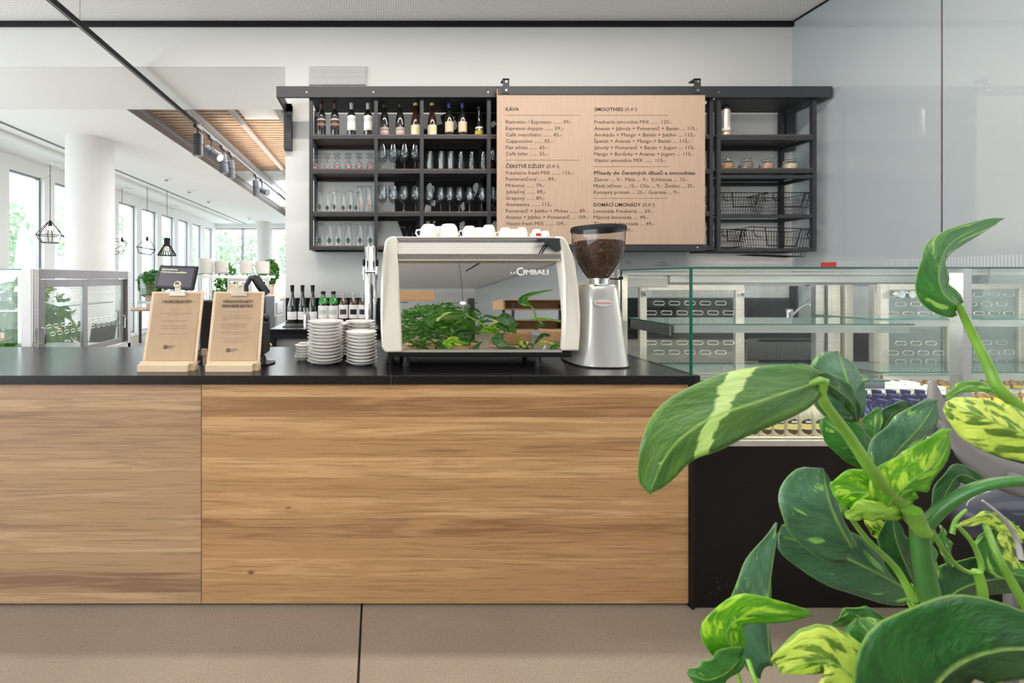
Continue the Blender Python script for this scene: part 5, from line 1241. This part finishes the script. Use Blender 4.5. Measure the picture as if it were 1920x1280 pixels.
m._add([(EX(746), YE0+.008, zz0), (EX(1054), YE0+.008, zz0), (EX(1051), YE0+.055, zz1), (EX(744), YE0+.055, zz1), (EX(746), YE0+.02, zz0), (EX(1054), YE0+.02, zz0), (EX(1051), YE0+.07, zz1), (EX(744), YE0+.07, zz1)], [(0, 1, 2, 3), (7, 6, 5, 4), (0, 4, 5, 1), (1, 5, 6, 2), (2, 6, 7, 3), (3, 7, 4, 0)])
m.build('perforated_panel', M['perfsteel'], em)
ztop = EZ(441)
MB().box(EX(744), EX(1051), YE0+.050, YE0+.47, ztop-.012, ztop).build('cup_tray', M['steel'], em, bevel=.004)
m = MB(); m.prism([(EX(1010), EZ(447)), (EX(1050), EZ(446)), (EX(1052), EZ(468)), (EX(1043), EZ(470)), (EX(1034), EZ(462)), (EX(1026), EZ(453))], 1, YE0+.0, YE0+.04); m.build('steam_knob_mount', M['black_metal'], em, bevel=.003)
for i in range(2):
    MB().tube([(EX(1012+5*i), YE0+.008, EZ(475)), (EX(1027+5*i), YE0+.034, EZ(457))], .0028, 6).build('wand', M['black'], em)
MB().box(EX(727), EX(1074), YE0+.005, YE0+.46, EZ(670), EZ(660)).build('drip_base', M['black'], em, bevel=.004)
MB().box(EX(753), EX(1055), YE0+.004, YE0+.03, EZ(660.5), EZ(655.5)).build('bottom_lip', M['steelwarm'], em)
for x, y in ((763, YE0+.05), (1018, YE0+.05), (763, YE0+.4), (1045, YE0+.4), (735, YE0+.12)):
    X = EX(x); MB().lathe([(.017, 0), (.018, .01), (.013, .014), (.013, EZ(669)-ZT)], (X, y, ZT), 16).build('foot', M['black_metal'], em, smooth=True)
def eplace(x, z, d): return (x, YE0+.020-d*1.0, z)
text('LA', M['china'], em, EX(961), EX(970), EZ(513), .009, eplace, .0, 'logo_letters', .0012)
text('C', M['china'], em, EX(971.5), EX(984), EZ(516), .036, eplace, .01, 'logo_letters', .0012)
text('IMBALI', M['china'], em, EX(985.5), EX(1032), EZ(514.5), .0225, eplace, .0, 'logo_letters', .0012)
# cups on the tray
def cup_mesh(parent, c, r, h, hand):
    m = MB(); x, y, z = c
    m.lathe([(r*.96, 0), (r, .0), (r*1.0, h*.35), (r*.86, h*.75), (r*.70, h*.93), (r*.62, h*.95), (r*.60, h), (r*.54, h), (r*.52, h*.95), (.001, h*.94)], c, 28); m.build('cup_body', M['china'], parent, smooth=True, ang=50)
    a = hand; d = Vector((cos(a), sin(a), 0)); cc = Vector(c)
    pts = [cc+d*(r*.92)+Vector((0, 0, h*.62)), cc+d*(r*1.35)+Vector((0, 0, h*.58)), cc+d*(r*1.42)+Vector((0, 0, h*.35)), cc+d*(r*1.2)+Vector((0, 0, h*.14)), cc+d*(r*.97)+Vector((0, 0, h*.12))]
    MB().tube(pts, r*.10, 8).build('handle', M['china'], parent, smooth=True)
for i, (xc, w, pt, y, hd) in enumerate(((804, 34, 421, 1.92, pi), (841, 37, 420.5, 1.93, pi+.5), (880, 27, 424, 1.93, pi), (916, 26, 422, 1.92, pi), (947, 24, 427, 1.94, 2.8), (978, 22, 426.5, 1.95, 2.5), (1006, 20, 430, 1.97, 2.2), (1022, 18, 433, 2.06, 2.0), (823, 30, 425, 2.10, 1.0), (897, 26, 427, 2.12, 3.6), (962, 24, 430, 2.12, 1.2))):
    r = w/2*y/F; zt_ = PZ(pt, y); h = zt_-ztop
    if h < .03: h = .045
    lab = ['leftmost large white cup upturned on the espresso machine', 'second large white cup from the left, the tallest on the machine', 'third white cup from the left on the machine', 'fourth front white cup on the machine', 'fifth front white cup on the machine', 'sixth front white cup on the machine', 'small white cup with red print near the right of the machine', 'rightmost small cup on the machine', 'rear cup between the two large left cups', 'rear cup between the third and fourth cups', 'rear cup between the fifth and sixth cups'][i]
    t = thing('coffee_cup', lab, 'cup', (PX(xc, y), y, ztop), 'white cups on the espresso machine')
    cup_mesh(t, (PX(xc, y), y, ztop), r, h, hd)
    if i == 6: MB().lathe([(r*1.01, h*.25), (r*1.01, h*.55)], (PX(xc, y), y, ztop), 8, -pi/2-.5, -pi/2+.5).build('red_print', M['red'], t)

# ================================================================ GRINDER
YG = 1.90; gx = PX(1121, YG)
gr = thing('coffee_grinder', 'silver grey coffee grinder with clear hopper full of beans', 'coffee grinder', (gx, YG, ZT))
def GZp(p): return PZ(p, YG)
def loft(secs, mm, nm, par, n_=32, pw=3.0):
    m = MB(); k = len(secs)
    vs = []
    for (cx_, cy_, hx, hy, z) in secs:
        for j in range(n_):
            a = 2*pi*j/n_; c_, s_ = cos(a), sin(a)
            vs.append((cx_+hx*math.copysign(abs(c_)**(2/pw), c_), cy_+hy*math.copysign(abs(s_)**(2/pw), s_), z))
    fs = [(i*n_+j, i*n_+(j+1) % n_, (i+1)*n_+(j+1) % n_, (i+1)*n_+j) for i in range(k-1) for j in range(n_)]+[tuple(range(n_-1, -1, -1)), tuple((k-1)*n_+j for j in range(n_))]
    m._add(vs, fs); return m.build(nm, mm, par, smooth=True, ang=35)
def hw(a, b): return (PX(a, YG)+PX(b, YG))/2, (PX(b, YG)-PX(a, YG))/2
secs = []
for p, a, b, hy, cy in ((688-3, 1068, 1167, .135, YG+.02), (670, 1072, 1166, .13, YG+.02), (640, 1078, 1163.5, .115, YG+.02), (600, 1083, 1160, .10, YG+.02), (565, 1086, 1156, .09, YG+.02), (542, 1087, 1153, .085, YG+.02), (536, 1089, 1151, .08, YG+.02)):
    c_, h_ = hw(a, b); secs.append((c_, cy, h_, hy, max(GZp(p), ZT+.006) if p > 680 else GZp(p)))
loft(secs, M['silver'], 'body', gr)
c_, h_ = hw(1066, 1169); loft([(c_, YG+.02, h_, .138, ZT), (c_, YG+.02, h_, .138, ZT+.006)], M['black'], 'base_plate', gr)
c_, h_ = hw(1089, 1151); loft([(c_, YG+.02, h_*.98, .078, GZp(536)), (c_, YG+.02, h_*.98, .078, GZp(533)), (c_, YG+.02, h_*.9, .07, GZp(532))], M['chrome'], 'top_plate', gr)
MB().lathe([(.047, GZp(532)-ZT), (.047, GZp(523)-ZT), (.052, GZp(523)-ZT), (.052, GZp(521.5)-ZT), (.04, GZp(521.5)-ZT)], (gx, YG, ZT), 28).build('collar', M['chrome'], gr, smooth=True)
MB().tube([(gx+.05, YG-.01, GZp(522)), (gx+.098, YG-.01, GZp(523))], .004, 8).build('shutter_lever', M['black'], gr)
MB().sphere((gx+.102, YG-.01, GZp(521)), .010, 10, 6).build('lever_knob', M['black'], gr, smooth=True)
HP = [(PX(1121+r, YG)-gx, GZp(p)-ZT) for r, p in ((17, 522), (19, 519), (26, 508), (35, 492), (41, 476), (44, 460), (45, 445), (45.5, 434))]
MB().lathe(HP, (gx, YG, ZT), 40).build('hopper', M['hopper'], gr, smooth=True, ang=80).data.polygons
MB().lathe([(PX(1121+46.5, YG)-gx, GZp(434)-ZT), (PX(1121+47, YG)-gx, GZp(428)-ZT), (PX(1121+45, YG)-gx, GZp(425)-ZT), (.03, GZp(423.5)-ZT), (.001, GZp(423.5)-ZT)], (gx, YG, ZT), 40).build('hopper_lid', M['black'], gr, smooth=True)
BP = [(r-.006 if r > .01 else r, z) for r, z in HP if z < GZp(452)-ZT]; ztb = GZp(455)-ZT
BP = BP+[(BP[-1][0]+.001, ztb), (.06, ztb+.008), (.001, ztb+.01)]
core = MB().lathe([(max(r-.003, .001), z) for r, z in BP], (gx, YG, ZT), 28).build('bean_core', M['bean'], gr, smooth=True)
rb = random.Random(9); m = MB()
def bean(p, s=.0060):
    a = Vector((rb.gauss(0, 1), rb.gauss(0, 1), rb.gauss(0, 1))).normalized(); b = a.orthogonal().normalized(); c = a.cross(b)
    vs = [p+a*s*1.3, p-a*s*1.3]; ring = [p+(b*cos(k*pi/3)+c*.6*sin(k*pi/3))*s for k in range(6)]
    m._add([vs[0], vs[1]]+ring, [(0, 2+k, 2+(k+1) % 6) for k in range(6)]+[(1, 2+(k+1) % 6, 2+k) for k in range(6)])
for i in range(2600):
    u = rb.random()*(len(BP)-1)
    zz = rb.uniform(BP[0][1], ztb+.004)
    k = 0
    while k < len(BP)-3 and BP[k+1][1] < zz: k += 1
    r0, z0_ = BP[k]; r1, z1_ = BP[k+1]; f = (zz-z0_)/max(1e-6, z1_-z0_); r = r0+(r1-r0)*min(1, max(0, f))
    a = rb.uniform(0, 2*pi); bean(Vector((gx+(r-.001)*cos(a), YG+(r-.001)*sin(a), ZT+zz)))
for i in range(500):
    r = .098*math.sqrt(rb.random()); a = rb.uniform(0, 2*pi); bean(Vector((gx+r*cos(a), YG+r*sin(a), ZT+ztb+.009*(1-r/.1)+rb.uniform(0, .004))))
m.build('coffee_beans', M['bean'], gr, smooth=True)['kind'] = 'stuff'
# oval badge
bxx, bzz = PX(1137, YG-.1), PZ(568, YG-.08)
ybg = YG-.0715
def oval_plate(rx, rz, yy_, nm, mm, par):
    m = MB(); vs = [(bxx+rx*cos(2*pi*i/28), yy_, bzz+rz*sin(2*pi*i/28)) for i in range(28)]; vs += [(x, yy_+.006, z) for x, _, z in vs]
    m._add(vs, [tuple(range(28)), tuple(range(55, 27, -1))]+[((i+1) % 28, i, 28+i, 28+(i+1) % 28) for i in range(28)]); return m.build(nm, mm, par)
bg_ = oval_plate(.044, .0165, ybg-.004, 'badge_rim', M['chrome'], gr); oval_plate(.0415, .0145, ybg-.0052, 'badge', mat('pale_silver_badge', (.62, .61, .60, 1), .25), bg_)
text('Fiorenzato', M['red'], gr, bxx-.033, bxx+.036, bzz-.005, .0125, lambda x, z, d: (x+.25*(z-bzz), ybg-.0058, z), .01)

# ================================================================ FOREGROUND POTHOS
def crom(P, u):
    n_ = len(P)-1; t = u*n_; i = min(int(t), n_-1); f = t-i
    p0 = P[max(i-1, 0)]; p1 = P[i]; p2 = P[i+1]; p3 = P[min(i+2, n_)]
    return ((p1*2)+(p2-p0)*f+(p0*2-p1*5+p2*4-p3)*f*f+(p1*3-p0-p2*3+p3)*f*f*f)*.5
def leaf(parent, C, wl, wr, mm, tl=.3, tr=.3, ripple=.003, name='leaf', full=.55, tip=.72):
    # C: midrib from stalk to tip; wl/wr: widest half-blade each side; tl/tr: tilt of each half away from the viewer
    P = [at(*c) for c in C]; m = MB(); NU, NV = 20, 10; uvs = []
    def prof(u): return max(0.0, (u+.015)**full*(1-u)**tip*(1.55+.35*(1-u)))*1.33
    for i in range(NU+1):
        u = i/NU; c = crom(P, u); t = (crom(P, min(1, u+.02))-crom(P, max(0, u-.02))).normalized()
        view = Vector((0, 1, 0)); s = t.cross(view)
        s = s.normalized() if s.length > .2 else Vector((1, 0, 0)); nrm = s.cross(t).normalized()
        if nrm.y < 0: nrm = -nrm
        f = prof(u)
        for j in range(NV+1):
            v = j/NV*2-1; w = (wl if v < 0 else wr); tilt = (tl if v < 0 else tr); k = w*c.y/F
            av = abs(v); side = s*(v*k*f)
            lobe = -t*(k*.42*(av**2)*(max(0, 1-u*3.2)**1.5))
            dep = nrm*(k*f*tilt*(av-.35*av*av)*1.3)+nrm*(ripple*sin(u*17+v*3)*av)
            m.v.append(tuple(c+side+lobe+dep)); uvs.append((u, j/NV))
    for i in range(NU):
        for j in range(NV):
            a = i*(NV+1)+j; m.f.append((a, a+1, a+NV+2, a+NV+1)); m.m.append(0)
    m.uv = uvs
    return m.build(name, mm, parent, smooth=True, ang=180, solid=.0008)
def stalk(parent, C, r, mm, name='stem'):
    P = [at(*c) for c in C]; k = 16; pts = [crom(P, i/k) for i in range(k+1)]
    rr = [((r[0]+(r[1]-r[0])*i/k) if isinstance(r, tuple) else r)*.72*pts[i].y/F for i in range(k+1)]
    return MB().tube(pts, rr, 10).build(name, mm, parent, smooth=True)
pp = thing('pothos_plant', 'large variegated green pothos in the foreground at lower right', 'plant', (1.0, .62, 0))
# planter (below the picture) and soil
MB().prism([(.55, .28), (1.45, .28), (1.5, .85), (.5, .85)][:4], 2, 0, .50).build('planter_box', M['planter'], pp, bevel=.01) if False else MB().box(.45, 1.5, .36, .80, 0, .44).build('planter_box', M['planter'], pp, bevel=.01)
MB().box(.47, 1.48, .38, .78, .44, .445).build('soil', M['soil'], pp)
S = stalk
S(pp, [(1512, 722, .60), (1545, 712, .60), (1540, 745, .61), (1590, 815, .63), (1640, 890, .65), (1690, 950, .66), (1722, 985, .66)], (8, 17), M['stem'])
S(pp, [(1990, 905, .60), (1900, 902, .62), (1830, 915, .64), (1770, 950, .66), (1735, 985, .67)], (12, 14), M['stemdark'])
S(pp, [(1722, 965, .66), (1728, 1040, .66), (1742, 1110, .66), (1758, 1180, .66), (1780, 1340, .66)], (16, 24), M['stemdark'], 'main_stem')
S(pp, [(1708, 955, .645), (1722, 985, .645), (1732, 998, .645)], (20, 17), M['stem'], 'stem_node')
S(pp, [(1798, 572, .75), (1825, 630, .75), (1855, 690, .74), (1880, 735, .73), (1990, 820, .70)], (6.5, 13), M['stem'])
S(pp, [(1560, 905, .72), (1582, 950, .72), (1625, 1010, .72), (1680, 1065, .71), (1712, 1125, .70)], (4, 9), M['stem'])
S(pp, [(1604, 770, .78), (1625, 830, .77), (1650, 880, .75), (1700, 950, .70)], (4.5, 8), mat('reddish_stem', (.22, .17, .08, 1), .5, noise=(14, .4)))
S(pp, [(1745, 990, .70), (1775, 1040, .70), (1810, 1070, .70), (1840, 1068, .70), (1825, 1020, .70), (1795, 985, .70)], (6, 5), M['stem'])
S(pp, [(1832, 1070, .70), (1842, 1110, .70), (1846, 1200, .70)], 9, M['stem'])
S(pp, [(1848, 985, .68), (1870, 1040, .66), (1905, 1105, .65), (1960, 1200, .64)], (6, 11), M['stem'])
S(pp, [(1842, 938, .72), (1880, 970, .71), (1905, 1010, .71), (1915, 1050, .70)], (3, 6), M['pipe'], 'dry_stem')
S(pp, [(1785, 1000, .72), (1792, 975, .72), (1812, 955, .72)], (5, 3), M['stem'])
S(pp, [(1372, 1222, .62), (1385, 1270, .62), (1420, 1400, .62)], (4, 6), M['stem'])
S(pp, [(1402, 1235, .72), (1425, 1290, .70), (1500, 1400, .68)], (5, 7), M['stem'])
S(pp, [(1375, 1140, .66), (1372, 1190, .64), (1376, 1224, .62)], (2, 3), M['stem'])
# leaves
leaf(pp, [(1532, 716, .60), (1430, 750, .575), (1325, 788, .56), (1255, 846, .56), (1217, 926, .575)], 56, 62, L['stripe'], .5, .15, .003, tip=.62)
leaf(pp, [(1604, 776, .78), (1597, 738, .765), (1585, 700, .77), (1570, 658, .79)], 50, 54, L['blue'], .35, .35, tip=.55)
leaf(pp, [(1540, 712, .70), (1575, 735, .72), (1600, 760, .74), (1606, 795, .76)], 14, 26, L['dark'], .3, .3)
leaf(pp, [(1800, 574, .75), (1768, 548, .74), (1762, 500, .745), (1790, 450, .76), (1884, 409, .80)], 28, 29, L['green'], .4, .3, full=.40)
leaf(pp, [(1990, 840, .57), (1910, 810, .57), (1840, 780, .58), (1776, 752, .60)], 38, 46, L['yellow'], .3, .5, full=.45, tip=.6)
leaf(pp, [(1656, 872, .76), (1612, 842, .75), (1575, 810, .75), (1543, 786, .76)], 36, 30, L['green'], .3, .2, tip=.55)
leaf(pp, [(1656, 885, .77), (1640, 842, .77), (1640, 802, .775), (1652, 764, .79)], 22, 26, L['green'], .2, .3)
leaf(pp, [(1650, 888, .72), (1686, 842, .71), (1725, 800, .705), (1758, 750, .71)], 40, 34, L['blue'], .3, .4, tip=.6)
leaf(pp, [(1662, 952, .655), (1700, 908, .64), (1745, 872, .635), (1783, 804, .65)], 46, 40, L['bright'], .3, .5)
leaf(pp, [(1712, 940, .665), (1660, 930, .66), (1610, 922, .66), (1564, 930, .67)], 34, 42, L['bright'], .4, .2, tip=.5)
leaf(pp, [(1690, 962, .655), (1655, 960, .65), (1620, 958, .65), (1588, 972, .655)], 16, 18, L['lime'], .3, .3, tip=.5)
leaf(pp, [(1600, 1030, .78), (1572, 978, .77), (1553, 928, .775), (1544, 878, .79)], 16, 72, L['blue'], .3, .35, tip=.55)
leaf(pp, [(1712, 1110, .84), (1630, 1066, .825), (1545, 1028, .825), (1460, 1004, .84)], 42, 58, L['blue'], .3, .3, tip=.5)
leaf(pp, [(1446, 1248, .74), (1440, 1150, .735), (1448, 1060, .74), (1457, 980, .76)], 9, 72, L['blue'], .9, .3, tip=1.15)
leaf(pp, [(1380, 1226, .62), (1362, 1185, .60), (1410, 1150, .60), (1526, 1154, .63)], 34, 36, L['bright'], .3, .2, full=.42)
leaf(pp, [(1390, 1232, .60), (1360, 1262, .59), (1325, 1274, .59), (1289, 1263, .60)], 34, 26, L['green'], .2, .3)
leaf(pp, [(1650, 1340, .52), (1610, 1280, .51), (1545, 1238, .515), (1464, 1262, .54)], 52, 58, L['yellow'], .3, .3, tip=.5)
leaf(pp, [(1715, 1340, .52), (1695, 1275, .515), (1655, 1215, .52), (1606, 1160, .54)], 52, 50, L['green'], .3, .4, tip=.5)
leaf(pp, [(1660, 1172, .60), (1625, 1158, .595), (1595, 1160, .60), (1563, 1172, .61)], 18, 18, L['green'], .3, .3)
leaf(pp, [(1712, 1350, .47), (1780, 1260, .45), (1880, 1218, .44), (2030, 1222, .44)], 110, 92, L['dark'], .3, .4, full=.4)
leaf(pp, [(1640, 1330, .48), (1690, 1290, .47), (1720, 1280, .47), (1750, 1330, .48)], 30, 30, L['green'], .3, .3)
leaf(pp, [(1715, 1095, .80), (1695, 1050, .79), (1680, 1010, .79), (1672, 965, .80)], 34, 30, L['dark'], .3, .3)
leaf(pp, [(1672, 1010, .81), (1652, 995, .81), (1640, 975, .81), (1650, 945, .81)], 16, 16, L['yellow'], .3, .3)
leaf(pp, [(1760, 1140, .82), (1800, 1105, .82), (1870, 1085, .82), (1960, 1090, .83)], 50, 42, L['dark'], .3, .3)
leaf(pp, [(1920, 1010, .78), (1890, 985, .78), (1850, 970, .78), (1800, 985, .78)], 12, 18, L['yellow'], .3, .3)
leaf(pp, [(1760, 1085, .76), (1750, 1050, .76), (1745, 1020, .76), (1752, 990, .76)], 12, 15, L['cream'], .3, .3)
leaf(pp, [(1780, 1060, .77), (1778, 1030, .77), (1770, 1010, .77), (1765, 985, .77)], 12, 10, L['cream'], .3, .3)
leaf(pp, [(1905, 1065, .74), (1895, 1040, .74), (1885, 1010, .74), (1878, 985, .75)], 14, 10, L['yellow'], .3, .3)
leaf(pp, [(1900, 990, .80), (1860, 1035, .80), (1900, 1075, .80), (1990, 1085, .80)], 24, 32, L['green'], .3, .3)
leaf(pp, [(1700, 1180, .70), (1712, 1155, .70), (1718, 1130, .70), (1712, 1095, .70)], 12, 12, L['bright'], .3, .3)
leaf(pp, [(1775, 745, .76), (1815, 728, .78), (1860, 732, .80), (1900, 765, .82)], 8, 12, L['bright'], .3, .3)
leaf(pp, [(1655, 806, .86), (1672, 778, .86), (1700, 764, .86), (1722, 776, .86)], 12, 14, L['dark'], .3, .3)
leaf(pp, [(1840, 905, .80), (1800, 890, .80), (1770, 930, .80), (1740, 1000, .80)], 18, 18, L['dark'], .3, .3)
# chair arm behind the plant
ch = thing('grey_lounge_chair', 'blurred grey framed chair behind the foreground plant', 'chair', (1.75, 1.2, 0))
P = [at(*c) for c in ((1790, 745, 1.05), (1790, 800, 1.0), (1830, 850, .97), (1900, 895, .95), (2040, 930, .95))]
m = MB(); m.grid(lambda u, v: crom(P, u)+Vector((-.02*(1-u)+0, .03*v, .075*(v-.5)*(1.0))), 24, 4); m.build('back_rail', M['greyband'], ch, smooth=True, solid=.012)
m = MB(); c = at(1900, 965, 1.12); m.sphere(c, .16, 20, 12, .55, .6); m.build('cushion', M['navy'], ch, smooth=True)
for x, y in ((1.95, 1.05), (2.4, 1.05), (1.95, 1.25), (2.4, 1.25)): MB().cyl((x, y, 0), (x, y, .72), .014, n=8).build('leg', M['greyband'], ch)
MB().box(1.90, 2.45, 1.0, 1.30, .70, .74).build('seat', M['navy'], ch, bevel=.015)
MB().tube([Vector((1.95, 1.05, .72)), P[3]], .012, 8).build('back_strut', M['greyband'], ch)

# ================================================================ BEHIND THE PHOTOGRAPHER (seen in the mirror panel)
def filler(x, y, z, rx, rz, n_, lab, seed, sz=.055):
    t = thing('pothos_bush', lab, 'plant', (x, y, 0), 'bushy plants opposite the bar')
    MB().box(x-.4, x+.4, y-.2, y+.2, 0, .5).build('planter_box', M['oakdark'], t, bevel=.01)
    m = leafcloud(rx, rz, n_, sz, seed); m.v = [(a+x, b*.6+y, c_+z) for a, b, c_ in m.v]; m.build('foliage', M['foliage_in'], t)['kind'] = 'stuff'
filler(.55, -.55, .92, .50, .42, 700, 'bushy pothos opposite the bar, near one', 21)
filler(.75, -1.15, 1.05, .55, .45, 700, 'bushy pothos opposite the bar, rear one', 22)
wr_ = thing('wood_rack', 'oak shelf rack with black uprights opposite the bar', 'shelf', (2.3, -1.9, 0))
for x in (1.75, 2.55): 
    for y in (-1.75, -2.15): MB().cyl((x, y, 0), (x+.04, y, 1.5), .022, n=8).build('upright', M['black_metal'], wr_)
for z in (.75, 1.32):
    MB().box(1.65, 2.9, -2.2, -1.72, z, z+.025).build('board', M['oak3'], wr_); MB().box(1.65, 2.9, -2.2, -1.72, z+.26, z+.285).build('board', M['oak3'], wr_)
    MB().box(1.65, 1.675, -2.2, -1.72, z+.025, z+.26).build('side_board', M['oak3'], wr_); MB().box(1.675, 2.9, -2.2, -2.18, z+.025, z+.26).build('back_board', M['oakdark'], wr_)
cm = MB().box(1.15, 1.23, -1.6, -1.52, 0, 1.62).build('dark_post', M['black_metal'], None, base=(1.19, -1.56, 0)); tag(cm, 'dark upright post opposite the bar, seen in the mirror panel', 'post')
for i, (x, y) in enumerate(((1.5, -1.0), (2.25, -1.15))): chair(x, y, .3+i, 'white legged chair opposite the bar, %s' % ['nearer', 'farther'][i], 'oakdark', 'whiteplastic')
for i, (x, y) in enumerate(((.25, -2.6), (1.35, -2.8))):
    c = Vector((x, y, 1.62)); t = thing('bulb_pendant', 'bare bulb pendant with flat wire ring opposite the bar, %s' % ['left', 'right'][i], 'pendant lamp', c)
    hang(t, c, ZC); MB().sphere(c-Vector((0, 0, .03)), .045, 12, 8).build('bulb', M['lamp'], t, smooth=True)
    MB().tube([c+Vector((.22*cos(2*pi*k/20), .22*sin(2*pi*k/20), -.03)) for k in range(20)], .006, 5, closed=True).build('ring', M['black'], t)
    for k in range(4): MB().tube([c, c+Vector((.22*cos(pi*k/2), .22*sin(pi*k/2), -.03))], .004, 5).build('spoke', M['black'], t)
tk2 = MB().box(-1.0, 3.0, -2.02, -1.98, ZC-.05, ZC).build('ceiling_rail', M['black'], None, base=(1, -2, ZC-.05)); tag(tk2, 'black lighting rail on the ceiling opposite the bar', 'track')
tk3 = MB().box(1.98, 2.01, -5.2, -3.0, ZC-.25, ZC-.21).build('hanging_rail', M['black'], None, base=(2, -4, ZC-.23)); tag(tk3, 'black rail hanging below the ceiling, seen in the mirror panel', 'track')
pnl = MB().box(-.2, 1.0, -3.6, -3.5, 1.75, 2.15).build('wood_wall_unit', M['oakdark'], None, base=(0, -3.55, .95)); tag(pnl, 'dark timber panel unit hanging opposite the bar', 'panel')
print('OBJS', len(bpy.data.objects), 'TRIS', sum(len(o.data.polygons) for o in bpy.data.objects if o.type == 'MESH'))
